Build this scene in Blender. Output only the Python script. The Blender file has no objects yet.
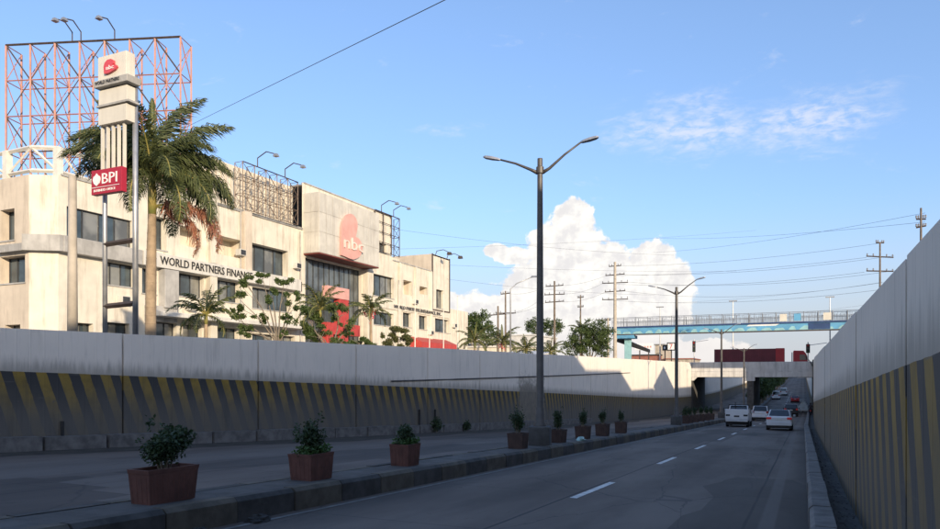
import bpy, math, random
from mathutils import Vector, Matrix
R = math.radians
rnd = random.Random(7)
scene = bpy.context.scene
COL = scene.collection

# ------------------------------------------------------------------ camera
F, CX, HY, CZ = 720.0, 470.0, 376.0, 1.75
PSI = math.atan(333/720.0)
S, C = math.sin(PSI), math.cos(PSI)
cam_d = bpy.data.cameras.new('camera'); cam = bpy.data.objects.new('camera', cam_d); COL.objects.link(cam)
cam.location = (0, 0, CZ); cam.rotation_euler = (R(90), 0, PSI)
cam_d.sensor_width = 36; cam_d.lens = F/940*36
cam_d.shift_y = (HY-264.5)/940
cam_d.clip_start = 0.05; cam_d.clip_end = 6000
scene.camera = cam

# ------------------------------------------------------------------ light
SUN_EL, SUN_AZ = 14.0, 131.3          # azimuth clockwise from +Y: behind the camera, to the right
sx, sy = math.sin(R(SUN_AZ)), math.cos(R(SUN_AZ))
sun_d = bpy.data.lights.new('sun', 'SUN'); sun = bpy.data.objects.new('sun', sun_d); COL.objects.link(sun)
sun_d.energy = 4.1; sun_d.angle = R(0.6); sun_d.color = (1.0, 0.83, 0.61)
sdir = Vector((sx*math.cos(R(SUN_EL)), sy*math.cos(R(SUN_EL)), math.sin(R(SUN_EL))))
sun.rotation_euler = sdir.to_track_quat('Z', 'Y').to_euler(); sun.location = (60, -60, 60)
scene.view_settings.view_transform = 'Standard'; scene.view_settings.look = 'None'
scene.view_settings.exposure = 0.42; scene.view_settings.gamma = 1.0
scene.view_settings.use_curve_mapping = False

# ------------------------------------------------------------------ node helper
class G:
    def __init__(s, nt): s.nt = nt
    def n(s, t, **k):
        x = s.nt.nodes.new(t)
        for a, b in k.items(): setattr(x, a, b)
        return x
    def put(s, sock, v):
        if v is None: return
        if hasattr(v, 'links') or hasattr(v, 'is_linked'): s.nt.links.new(v, sock)
        else:
            if isinstance(v, (tuple, list)) and len(v) == 3 and sock.type == 'RGBA': v = (*v, 1)
            sock.default_value = v
    def m(s, op, a, b=None, c=None, clamp=False):
        x = s.n('ShaderNodeMath', operation=op, use_clamp=clamp)
        for i, v in enumerate((a, b, c)):
            if v is not None: s.put(x.inputs[i], v)
        return x.outputs[0]
    def mix(s, f, a, b, blend='MIX'):
        x = s.n('ShaderNodeMix', data_type='RGBA', blend_type=blend)
        s.put(x.inputs[0], f); s.put(x.inputs[6], a); s.put(x.inputs[7], b)
        return x.outputs[2]
    def noise(s, vec, scale, detail=4, rough=.55, dist=0.0):
        x = s.n('ShaderNodeTexNoise'); s.put(x.inputs['Vector'], vec)
        x.inputs['Scale'].default_value = scale; x.inputs['Detail'].default_value = detail
        x.inputs['Roughness'].default_value = rough; x.inputs['Distortion'].default_value = dist
        return x.outputs[0]
    def xyz(s, x, y, z):
        q = s.n('ShaderNodeCombineXYZ'); s.put(q.inputs[0], x); s.put(q.inputs[1], y); s.put(q.inputs[2], z); return q.outputs[0]
    def sep(s, v):
        q = s.n('ShaderNodeSeparateXYZ'); s.put(q.inputs[0], v); return q.outputs
    def ss(s, v, a, b, lo=0.0, hi=1.0):
        q = s.n('ShaderNodeMapRange', interpolation_type='SMOOTHSTEP')
        s.put(q.inputs[0], v); q.inputs[1].default_value = a; q.inputs[2].default_value = b
        q.inputs[3].default_value = lo; q.inputs[4].default_value = hi
        return q.outputs[0]

# ------------------------------------------------------------------ sky
world = bpy.data.worlds.new('World'); scene.world = world; world.use_nodes = True
nt = world.node_tree; nt.nodes.clear(); g = G(nt)
sky = g.n('ShaderNodeTexSky', sky_type='NISHITA'); sky.sun_disc = False
sky.sun_elevation = R(SUN_EL); sky.sun_rotation = R(SUN_AZ)
sky.altitude = 0; sky.air_density = 1.0; sky.dust_density = 1.2; sky.ozone_density = 2.6
SKY_STRENGTH = 0.15
tc = g.n('ShaderNodeTexCoord'); d = tc.outputs['Generated']
dx, dy, dz = g.sep(d)
az = g.m('ARCTAN2', dx, dy); el = g.m('ARCSINE', dz)
def azel(px, py):
    a = math.atan((px-CX)/F) - PSI
    return a, math.atan((HY-py)/math.hypot(F, px-CX))
def blob(px, py, rx, ry):
    a0, e0 = azel(px, py); a1, _ = azel(px+rx, py); _, e1 = azel(px, py-ry)
    u = g.m('DIVIDE', g.m('SUBTRACT', az, a0), a1-a0); v = g.m('DIVIDE', g.m('SUBTRACT', el, e0), e1-e0)
    return g.m('SUBTRACT', 1.0, g.m('SQRT', g.m('ADD', g.m('MULTIPLY', u, u), g.m('MULTIPLY', v, v))))
cum = None
for b in [(574,222,24,26),(566,252,44,38),(592,272,42,40),(548,290,58,36),(600,312,70,44),(520,318,60,30),(652,262,26,26),(668,284,28,30),
          (640,304,60,34),(466,322,46,30),(440,306,28,16),(515,256,22,10),(540,236,12,8),(560,342,140,26),(700,352,60,14),(496,250,14,8)]:
    q = blob(*b); cum = q if cum is None else g.m('SMOOTH_MAX', cum, q, 0.18)
azs = g.m('MULTIPLY', az, 10.0); els = g.m('MULTIPLY', el, 10.0)
cv = g.xyz(azs, els, 0.0)
n1 = g.noise(cv, 3.0, 10, .60, .15); n2 = g.noise(g.xyz(g.m('ADD', azs, .06), g.m('ADD', els, -.10), 0.0), 3.0, 10, .60, .15)
fld = g.m('ADD', cum, g.m('MULTIPLY', g.m('SUBTRACT', n1, .5), 1.15))
acum = g.ss(fld, 0.02, 0.15)
# unseen low cloud added outside the view to whiten the fill light
n3 = g.noise(g.xyz(g.m('MULTIPLY', az, 3.0), g.m('MULTIPLY', el, 7.0), 4.0), 1.3, 8, .55, .2)
low = g.m('MULTIPLY', g.ss(el, .25, .80, 1, 0), g.ss(n3, .47, .60))
behind = g.ss(g.m('ABSOLUTE', g.m('ADD', az, PSI)), .75, 1.0)
low = g.m('MULTIPLY', low, behind)
# thin high cloud
wv = g.xyz(g.m('MULTIPLY', az, 5.0), g.m('MULTIPLY', el, 13.0), 2.0)
nw = g.noise(wv, 2.6, 10, .64, .5); nw2 = g.noise(wv, 9.0, 5, .6, .3)
cw = g.m('SMOOTH_MAX', blob(690,128,120,46), g.m('SMOOTH_MAX', blob(810,122,120,50), g.m('MULTIPLY', blob(440,130,50,9), .6), .2), .2)
aw = g.m('MULTIPLY', g.ss(g.m('ADD', g.m('MULTIPLY', cw, .55), g.m('SUBTRACT', nw, .5)), .06, .56), g.ss(nw2, .30, .66))
aw = g.m('MULTIPLY', aw, .62)
aw2 = g.m('MULTIPLY', g.m('MULTIPLY', g.ss(nw, .60, .80), g.ss(el, .06, .25)), .30)
aw = g.m('MAXIMUM', aw, aw2)
lit = g.ss(g.m('SUBTRACT', n1, n2), -.16, .14)
ccol = g.mix(lit, (4.3, 4.2, 4.2), (5.55, 5.4, 5.1))
ccol = g.mix(g.ss(el, .01, .12), (4.5, 4.3, 4.2), ccol)
gm = g.n('ShaderNodeGamma'); g.put(gm.inputs[0], sky.outputs[0]); gm.inputs[1].default_value = .72
skyc = g.mix(1.0, gm.outputs[0], (1.38, 1.58, 1.98), 'MULTIPLY')
skyc = g.mix(1.0, skyc, sky.outputs[0], 'LIGHTEN')
hz = g.ss(el, .0, .24, 1, 0)
skyc = g.mix(g.m('MULTIPLY', hz, .95), skyc, (3.05, 3.18, 3.42))
c1 = g.mix(aw, skyc, (4.6, 4.6, 4.9))
c2 = g.mix(g.m('MAXIMUM', acum, low), c1, ccol)
bg = g.n('ShaderNodeBackground'); g.put(bg.inputs[0], c2); bg.inputs[1].default_value = SKY_STRENGTH
out = g.n('ShaderNodeOutputWorld'); nt.links.new(bg.outputs[0], out.inputs[0])

# ------------------------------------------------------------------ pixel helpers (photo pixel -> point on a known plane)
def onX(px, py, X):
    u = (px-CX)/F; y = (u*(-S*X)-C*X)/(S-u*C); zc = -S*X+C*y
    return y, CZ+(HY-py)*zc/F
def onY(px, py, Y):
    u = (px-CX)/F; X = (u*C*Y-S*Y)/(C+u*S); zc = -S*X+C*Y
    return X, CZ+(HY-py)*zc/F
def lerp(a, b, t): return a+(b-a)*t
def interp(tab, y):
    if y <= tab[0][0]:
        (a, b), (c, e) = tab[0], tab[1]; return b+(e-b)*(y-a)/(c-a)
    for (a, b), (c, e) in zip(tab, tab[1:]):
        if y <= c: return lerp(b, e, (y-a)/(c-a))
    return tab[-1][1]
def zr(y):                             # road level
    s = -.0378
    if y <= 75: return s*y if y > -64 else 2.4
    z0 = s*75; u = y-75
    if u <= 100: return z0+s*u+(.0518/200)*u*u
    z1 = z0+s*100+(.0518/200)*1e4
    return min(2.4, z1+.014*(u-100))
def onroad(px, py, h=0.0):
    y = 20.0
    for _ in range(60):
        zc = (CZ-(zr(y)+h))*F/(py-HY); Xc = (px-CX)/F*zc; y = lerp(y, Xc*S+zc*C, .6)
    return Xc*C-zc*S, y, zr(y)+h
GR = 2.4                               # street level
XLT = [(-70,-31),(-20,-27.2),(13.5,-21.7),(27.7,-19.2),(36,-18.0),(44,-17.35),(54,-17.05),(70,-16.9),(124,-16.8),(700,-16.8)]
XRT = [(-70,.75),(60,.78),(124,1.45),(700,1.45)]
ZLT = [(-70,2.7),(13,3.17),(45,3.3),(124,4.0),(150,4.0),(700,3.4)]
ZRT = [(-70,2.5),(5,2.72),(55,3.12),(124,4.0),(150,4.0),(700,3.4)]
XL = lambda y: interp(XLT, y)
XR = lambda y: interp(XRT, y)

# ------------------------------------------------------------------ materials
def mat(name, col, rough=.8, var=.25, scale=3.0, bump=0.0, bscale=None, metal=0.0, col2=None, spec=None, stain=0.0, stain_col=(.09,.075,.06), streak=False):
    m = bpy.data.materials.new(name); m.use_nodes = True; t = m.node_tree; g = G(t)
    b = t.nodes['Principled BSDF']; tc = g.n('ShaderNodeTexCoord').outputs['Object']
    n = g.noise(tc, scale, 6, .6)
    c2 = col2 or tuple(min(1, c*(1-var)) for c in col)
    c1 = tuple(min(1, c*(1+var*.6)) for c in col) if col2 is None else col
    c = g.mix(g.ss(n, .3, .7), c1, c2)
    if stain:
        v = tc
        if streak:
            x, y, z = g.sep(tc); v = g.xyz(g.m('MULTIPLY', x, 1.0), g.m('MULTIPLY', y, 1.0), g.m('MULTIPLY', z, .10))
        s1 = g.ss(g.noise(v, 2.2 if streak else scale*.4, 8, .7), .46 if streak else .50, .68 if streak else .74)
        s2 = g.noise(tc, .35, 3, .5)
        c = g.mix(g.m('MULTIPLY', g.m('MULTIPLY', s1, g.ss(s2, .3, .65, .35, 1)), stain), c, stain_col)
    g.put(b.inputs['Base Color'], c); b.inputs['Roughness'].default_value = rough; b.inputs['Metallic'].default_value = metal
    if spec is not None: b.inputs['Specular IOR Level'].default_value = spec
    if bump:
        bn = g.n('ShaderNodeBump'); bn.inputs['Strength'].default_value = bump; bn.inputs['Distance'].default_value = .02
        g.put(bn.inputs['Height'], g.noise(tc, bscale or scale*8, 5, .6)); g.put(b.inputs['Normal'], bn.outputs[0])
    return m
def glassy(name, col, rough=.06):
    m = bpy.data.materials.new(name); m.use_nodes = True; b = m.node_tree.nodes['Principled BSDF']; g = G(m.node_tree)
    tc = g.n('ShaderNodeTexCoord').outputs['Object']
    c = g.mix(g.ss(g.noise(tc, .6, 3), .35, .65), col, tuple(x*.45 for x in col))
    g.put(b.inputs['Base Color'], c); b.inputs['Roughness'].default_value = rough
    b.inputs['Specular IOR Level'].default_value = .8
    return m
def leafmat(name, col, col2, trans=.25):
    m = bpy.data.materials.new(name); m.use_nodes = True; t = m.node_tree; g = G(t); b = t.nodes['Principled BSDF']
    geo = g.n('ShaderNodeNewGeometry'); c = g.mix(geo.outputs['Random Per Island'], col, col2)
    g.put(b.inputs['Base Color'], c); b.inputs['Roughness'].default_value = .55
    tr = g.n('ShaderNodeBsdfTranslucent'); g.put(tr.inputs[0], g.mix(.5, c, tuple(min(1, x*2.0) for x in col)))
    mx = g.n('ShaderNodeMixShader'); mx.inputs[0].default_value = trans
    t.links.new(b.outputs[0], mx.inputs[1]); t.links.new(tr.outputs[0], mx.inputs[2])
    t.links.new(mx.outputs[0], t.nodes['Material Output'].inputs[0])
    return m
def emis(name, col, e):
    m = mat(name, col, .4, .05); b = m.node_tree.nodes['Principled BSDF']
    b.inputs['Emission Color'].default_value = (*col, 1); b.inputs['Emission Strength'].default_value = e
    return m

def wall_material(name, stripe_top, slant, period, yel, gap=None, tone=1.0, gk=.90):
    """painted retaining wall; UV x = metres along the wall, UV y = metres above the carriageway"""
    m = bpy.data.materials.new(name); m.use_nodes = True; t = m.node_tree; g = G(t); b = t.nodes['Principled BSDF']
    uv = g.n('ShaderNodeUVMap').outputs[0]; u, v, _ = g.sep(uv)
    P = g.xyz(u, v, 0.0)
    big = g.noise(P, .45, 5, .6); mid = g.noise(P, 2.2, 7, .65)
    streak = g.noise(g.xyz(g.m('MULTIPLY', u, 4.0), g.m('MULTIPLY', v, .35), 1.0), 1.0, 7, .65)
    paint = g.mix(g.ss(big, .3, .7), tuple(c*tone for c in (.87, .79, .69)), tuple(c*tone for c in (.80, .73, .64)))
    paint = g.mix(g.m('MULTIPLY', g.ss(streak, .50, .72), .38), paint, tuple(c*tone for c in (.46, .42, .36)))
    # mud splash climbing from the painted band
    spl = g.ss(g.m('ADD', g.m('SUBTRACT', v, stripe_top), g.m('MULTIPLY', g.m('SUBTRACT', streak, .5), 1.3)), .0, .55, 1, 0)
    paint = g.mix(g.m('MULTIPLY', spl, .62), paint, (.17, .155, .125))
    drip = g.ss(g.noise(g.xyz(g.m('MULTIPLY', u, 9.0), g.m('MULTIPLY', v, .22), 9.0), 1.0, 5, .6), .62, .74); paint = g.mix(g.m('MULTIPLY', drip, .40), paint, (.22, .20, .17))
    chip = g.ss(g.noise(P, 7.0, 6, .7), .70, .75); paint = g.mix(g.m('MULTIPLY', chip, .5), paint, (.26, .24, .21))
    ph = g.m('FRACT', g.m('DIVIDE', g.m('ADD', u, g.m('MULTIPLY', v, slant)), period))
    wob = g.m('ADD', g.m('MULTIPLY', g.m('SUBTRACT', mid, .5), .12), g.m('MULTIPLY', g.m('SUBTRACT', g.noise(g.xyz(u, g.m('MULTIPLY', v, .3), 5.0), 1.1, 2, .5), .5), .22))
    st = g.ss(g.m('ABSOLUTE', g.m('SUBTRACT', g.m('ADD', ph, wob), .5)), .235, .265)
    yelc = g.mix(g.ss(mid, .35, .75), yel, tuple(x*.62 for x in yel))
    band = g.mix(st, yelc, (.038, .038, .040))
    grime = g.ss(g.m('ADD', v, g.m('MULTIPLY', g.m('SUBTRACT', big, .5), 1.3)), .7, stripe_top*1.05, 1, 0)
    band = g.mix(g.m('MULTIPLY', grime, gk), band, (.130, .122, .110))
    band = g.mix(g.m('MULTIPLY', g.ss(streak, .52, .75), .45), band, (.06, .057, .05))
    rp = g.m('MULTIPLY', g.ss(g.noise(g.xyz(g.m('MULTIPLY', u, .12), 0.0, 2.0), 1.0, 2, .5),   .45, .66), .30); band = g.mix(rp, band, (.09, .085, .078))
    scr = g.ss(g.noise(g.xyz(g.m('MULTIPLY', u, .5), g.m('MULTIPLY', v, 6.0), 3.0), 1.0, 4, .6), .64, .72); band = g.mix(g.m('MULTIPLY', scr, .5), band, (.13, .12, .105))
    peel = g.ss(g.noise(P, 5.0, 8, .7), .60, .66); band = g.mix(g.m('MULTIPLY', peel, .7), band, (.12, .11, .095))
    if gap:
        e = g.m('MULTIPLY', g.m('SUBTRACT', mid, .5), 3.0)
        uu = g.m('ADD', u, e)
        k = g.m('MULTIPLY', g.ss(uu, gap[0]-.3, gap[0]+.3), g.ss(uu, gap[1]-.3, gap[1]+.3, 1, 0))
        k = g.m('MULTIPLY', k, g.ss(g.m('ADD', v, e), 2.6, 3.9, 1, 0))
        bare = g.mix(g.ss(mid, .3, .7), (.23, .20, .155), (.15, .135, .11))
        band = g.mix(k, band, bare); paint = g.mix(g.m('MULTIPLY', k, .85), paint, bare)
    top = g.m('ADD', stripe_top, g.m('MULTIPLY', g.m('SUBTRACT', mid, .5), .03))
    col = g.mix(g.m('GREATER_THAN', v, top), band, paint)
    g.put(b.inputs['Base Color'], col); b.inputs['Roughness'].default_value = .75
    # ribbed formwork above, fine roughness below
    rib = g.m('ABSOLUTE', g.m('SUBTRACT', g.m('FRACT', g.m('MULTIPLY', u, 2.5)), .5))
    rib = g.ss(rib, .40, .5)
    hgt = g.m('ADD', g.m('MULTIPLY', mid, .35), g.m('MULTIPLY', rib, -.6))
    bn = g.n('ShaderNodeBump'); bn.inputs['Strength'].default_value = .5; bn.inputs['Distance'].default_value = .02
    g.put(bn.inputs['Height'], hgt); g.put(b.inputs['Normal'], bn.outputs[0])
    return m
def road_material():
    m = bpy.data.materials.new('road_concrete'); m.use_nodes = True; t = m.node_tree; g = G(t); b = t.nodes['Principled BSDF']
    uv = g.n('ShaderNodeUVMap').outputs[0]; u, v, _ = g.sep(uv)
    P = g.xyz(u, g.m('MULTIPLY', v, .25), 0.0)
    big = g.noise(P, .5, 6, .6); fine = g.noise(g.xyz(u, v, 0.0), 40, 4, .6)
    c = g.mix(g.ss(big, .3, .72), (.165, .136, .116), (.104, .086, .075))
    # wheel tracks polished darker by tyres, oil band in the lane middle
    for x0 in (-1.15, -2.75, -5.0, -6.7):
        dd = g.m('ABSOLUTE', g.m('SUBTRACT', u, x0)); k = g.ss(dd, .1, .60, .60, 0)
        c = g.mix(g.m('MULTIPLY', k, g.ss(big, .2, .7)), c, (.066, .055, .048))
    # cracks and tar seams
    vo = g.n('ShaderNodeTexVoronoi', feature='DISTANCE_TO_EDGE'); g.put(vo.inputs['Vector'], g.xyz(g.m('ADD', u, g.m('MULTIPLY', big, 2.0)), g.m('MULTIPLY', v, .35), 0.0)); vo.inputs['Scale'].default_value = .33
    c = g.mix(g.m('MULTIPLY', g.ss(vo.outputs[0], .0, .006, 1, 0), .6), c, (.03, .03, .033))
    jt = g.m('ABSOLUTE', g.m('SUBTRACT', g.m('FRACT', g.m('DIVIDE', v, 4.5)), .5)); c = g.mix(g.m('MULTIPLY', g.ss(jt, .494, .498), .55), c, (.035, .035, .038))
    for x0 in (-3.95, -.78, -12.6):
        dd = g.m('ABSOLUTE', g.m('SUBTRACT', g.m('ADD', u, g.m('MULTIPLY', g.m('SUBTRACT', big, .5), .12)), x0)); c = g.mix(g.ss(dd, .012, .035, .85, 0), c, (.028, .028, .031))
    pt = g.n('ShaderNodeTexVoronoi', feature='F1', distance='CHEBYCHEV'); g.put(pt.inputs['Vector'], g.xyz(g.m('MULTIPLY', u, .42), g.m('MULTIPLY', v, .10), 3.0)); pt.inputs['Scale'].default_value = 1.0
    pc = g.sep(pt.outputs['Color'])[0]
    c = g.mix(g.m('MULTIPLY', g.m('GREATER_THAN', pc, .80), .60), c, (.052, .044, .040)); c = g.mix(g.m('MULTIPLY', g.m('LESS_THAN', pc, .14), .55), c, (.160, .138, .120))
    sp_ = g.ss(g.noise(g.xyz(u, v, 7.0), 2.4, 6, .6), .66, .72); c = g.mix(g.m('MULTIPLY', sp_, .5), c, (.034, .030, .027))
    gut = g.ss(u, -.62, -.56); c = g.mix(g.m('MULTIPLY', gut, g.ss(u, -.40, -.35, .6, 0)), c, (.17, .15, .135))
    dirt = g.ss(g.noise(P, 1.6, 7, .7), .50, .75); c = g.mix(g.m('MULTIPLY', dirt, .35), c, (.07, .062, .054))
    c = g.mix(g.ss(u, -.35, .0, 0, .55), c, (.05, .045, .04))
    c = g.mix(g.m('MULTIPLY', fine, .22), c, (.13, .115, .105))
    g.put(b.inputs['Base Color'], c); g.put(b.inputs['Roughness'], g.ss(big, .2, .8, .72, .9)); b.inputs['Specular IOR Level'].default_value = .22
    bn = g.n('ShaderNodeBump'); bn.inputs['Strength'].default_value = .35; bn.inputs['Distance'].default_value = .01
    g.put(bn.inputs['Height'], fine); g.put(b.inputs['Normal'], bn.outputs[0])
    return m

M = {}
M['wall_l'] = wall_material('left_wall_paint', 2.42, .33, .66, (.30, .20, .035), gap=(45.2, 50.0))
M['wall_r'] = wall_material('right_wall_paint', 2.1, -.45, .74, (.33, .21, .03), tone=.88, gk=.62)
M['road'] = road_material()
M['ground'] = mat('ground_dirt_and_paving', (.20, .19, .17), .9, .3, .4)
M['conc'] = mat('grey_concrete', (.27, .26, .245), .85, .3, 1.2, .3, 20, stain=.5)
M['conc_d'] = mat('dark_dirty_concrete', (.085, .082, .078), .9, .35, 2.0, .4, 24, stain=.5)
M['conc_w'] = mat('bridge_concrete', (.62, .60, .57), .8, .12, .8, .2, 14, stain=.55, streak=True, stain_col=(.20, .19, .17))
M['kerb_y'] = mat('faded_yellow_kerb', (.105, .090, .068), .85, .35, 3, .3, 20, stain=.8, stain_col=(.05, .046, .042))
M['kerb_k'] = mat('faded_black_kerb', (.060, .057, .053), .85, .4, 3, .3, 20, stain=.7, stain_col=(.11, .10, .088))
M['kerb_c'] = mat('kerb_concrete', (.155, .15, .145), .85, .35, 3, .3, 20, stain=.7, stain_col=(.05, .048, .045))
M['white_mark'] = mat('worn_road_paint', (.62, .62, .60), .7, .3, 6, stain=.7, stain_col=(.13, .13, .135))
M['line'] = mat('worn_edge_line', (.19, .185, .175), .7, .3, 5, stain=.9, stain_col=(.11, .11, .115))
M['cream'] = mat('cream_building_paint', (.67, .615, .51), .8, .10, .7, .08, 10, stain=.75, streak=True, stain_col=(.36, .305, .23))
M['cream2'] = mat('pinkish_cream_paint', (.60, .515, .41), .8, .10, .7, .08, 10, stain=.5, streak=True, stain_col=(.28, .225, .17))
M['band'] = mat('pale_sign_band', (.60, .575, .52), .7, .10, 1.0, stain=.4, streak=True, stain_col=(.32, .30, .27))
M['grey_band'] = mat('weathered_grey_render', (.40, .385, .36), .85, .2, 1.0, .1, 10, stain=.6, streak=True, stain_col=(.17, .16, .145))
M['clad'] = mat('panel_cladding', (.56, .53, .465), .55, .12, .9, stain=.55, streak=True, stain_col=(.30, .27, .235))
M['frame'] = mat('dark_window_frame', (.04, .042, .045), .5, .2, 3)
M['glass'] = glassy('window_glass', (.065, .09, .105))
M['blind'] = glassy('glass_blind_and_reflection', (.22, .22, .20), .12)  # lighter panes: pale blinds, and window reflections put into the colour
M['glass2'] = glassy('curtain_wall_glass', (.12, .14, .15), .15)
M['dark'] = mat('dark_interior', (.03, .028, .026), .9, .3, 1)
M['red'] = mat('red_paint', (.44, .050, .042), .5, .15, 2)
M['soffit'] = mat('dark_red_soffit', (.16, .030, .022), .6, .2, 2)
M['redsign'] = mat('red_sign_face', (.38, .012, .030), .4, .08, 2)
M['pink'] = mat('faded_pink_logo', (.64, .34, .29), .55, .12, 1.2)
M['pinkpale'] = mat('pale_pink_letters', (.74, .60, .52), .55, .1, 1.2)
M['pinkred'] = mat('sign_logo_red', (.60, .07, .09), .5, .1, 1)
M['lettering'] = mat('black_lettering', (.025, .023, .022), .5, .1, 4)
M['white'] = mat('white_lettering', (.80, .79, .76), .5, .05, 4)
M['signface'] = mat('cream_sign_face', (.66, .615, .52), .5, .08, 1.0, stain=.3, streak=True, stain_col=(.35, .31, .26))
M['steel_w'] = mat('white_painted_steel', (.70, .66, .58), .5, .1, 3, stain=.3, stain_col=(.32, .22, .15))
M['steel_r'] = mat('red_lead_steel', (.42, .19, .145), .6, .2, 1.2, stain=.35, stain_col=(.50, .42, .38))
M['steel_m'] = mat('brown_rusty_steel', (.17, .12, .09), .7, .3, 3)
M['steel_d'] = mat('dark_rusty_steel', (.075, .055, .045), .7, .3, 3)
M['galv'] = mat('galvanised_steel', (.42, .42, .42), .45, .15, 3, metal=.6)
M['lamp_pole'] = mat('brown_lamp_post_paint', (.085, .078, .072), .45, .3, 2.5, stain=.4, stain_col=(.17, .12, .08))
M['pole_conc'] = mat('utility_pole_concrete', (.44, .385, .31), .85, .15, 2)
M['pole_wood'] = mat('weathered_wood_pole', (.17, .135, .105), .9, .3, 4)
M['wire'] = mat('black_cable', (.06, .06, .065), .6, .1, 3)
M['pot'] = mat('terracotta_concrete_pot', (.135, .058, .044), .85, .25, 4, .3, 30, stain=.5, stain_col=(.065, .04, .035))
M['pot2'] = mat('brown_concrete_pot', (.075, .045, .036), .85, .25, 4, .3, 30, stain=.5, stain_col=(.05, .04, .035))
M['silt'] = mat('dark_road_silt', (.050, .044, .036), .95, .4, 1.6, .4, 30)
M['soil'] = mat('dark_soil', (.035, .028, .02), .95, .3, 10)
M['shrub'] = leafmat('shrub_leaf', (.020, .042, .016), (.045, .080, .026), .15)
M['herb'] = leafmat('bright_herb_leaf', (.045, .10, .022), (.075, .14, .035), .2)
M['tree'] = leafmat('tree_leaf', (.040, .070, .018), (.090, .125, .030), .22)
M['tree2'] = leafmat('olive_leaf', (.065, .080, .022), (.14, .13, .045), .22)
M['palm'] = leafmat('palm_leaflet', (.050, .070, .022), (.14, .155, .055), .22)
M['deadpalm'] = leafmat('dead_palm_leaflet', (.28, .10, .060), (.42, .19, .11), .25)
M['bark'] = mat('grey_bark', (.20, .165, .125), .9, .3, 5, .4, 20)
M['palmbark'] = mat('ringed_palm_trunk', (.33, .245, .16), .85, .25, 3, .3, 16)
M['shaft'] = mat('palm_crownshaft', (.34, .26, .075), .6, .3, 2, col2=(.18, .20, .05))
M['car_white'] = mat('white_car_paint', (.66, .66, .66), .25, .05, 2)
M['car_black'] = mat('black_car_paint', (.012, .012, .014), .25, .1, 2)
M['car_grey'] = mat('dark_grey_paint', (.06, .062, .07), .4, .1, 2)
M['car_blue'] = mat('pale_blue_tarp', (.42, .52, .60), .6, .2, 2)
M['tyre'] = mat('tyre_rubber', (.015, .015, .016), .8, .2, 8)
M['rim'] = mat('wheel_rim', (.35, .35, .36), .35, .1, 5, metal=.8)
M['carglass'] = glassy('car_glass', (.012, .014, .017))
M['tail'] = emis('tail_light', (.45, .02, .015), .12)
M['tail_dim'] = mat('tail_light_unlit', (.28, .012, .010), .3, .1, 3)
M['plate'] = mat('number_plate', (.65, .65, .62), .5, .1, 5)
M['trim'] = mat('black_plastic', (.02, .02, .021), .6, .2, 6)
M['maroon'] = mat('maroon_container', (.14, .016, .022), .55, .2, .8, stain=.3, stain_col=(.06, .02, .02))
M['cabred'] = mat('red_truck_cab', (.40, .018, .022), .35, .1, 1)
M['cyan'] = mat('sky_blue_girder_paint', (.115, .34, .53), .55, .15, .6, stain=.35, stain_col=(.30, .46, .52))
M['navy'] = mat('dark_blue_paint', (.025, .06, .16), .55, .2, 1)
M['palecyan'] = mat('pale_turquoise_paint', (.28, .50, .52), .6, .15, 1)
M['mesh'] = mat('grey_fence_steel', (.22, .24, .27), .6, .2, 2)
M['roof_w'] = mat('white_sheet_roof', (.62, .60, .56), .5, .12, 1)
M['brick'] = mat('brick_red_wall', (.30, .12, .085), .85, .2, 2)
M['skin'] = mat('skin', (.30, .17, .11), .6, .1, 6)
M['cloth'] = mat('dark_clothes', (.03, .03, .04), .9, .2, 8)
M['bag'] = mat('pale_green_plastic_bag', (.36, .55, .50), .35, .2, 6)
M['rubbish'] = mat('dark_litter', (.035, .033, .03), .9, .4, 12)
M['shop'] = mat('tan_shop_render', (.46, .40, .32), .85, .2, 1, stain=.4, streak=True)

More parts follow.
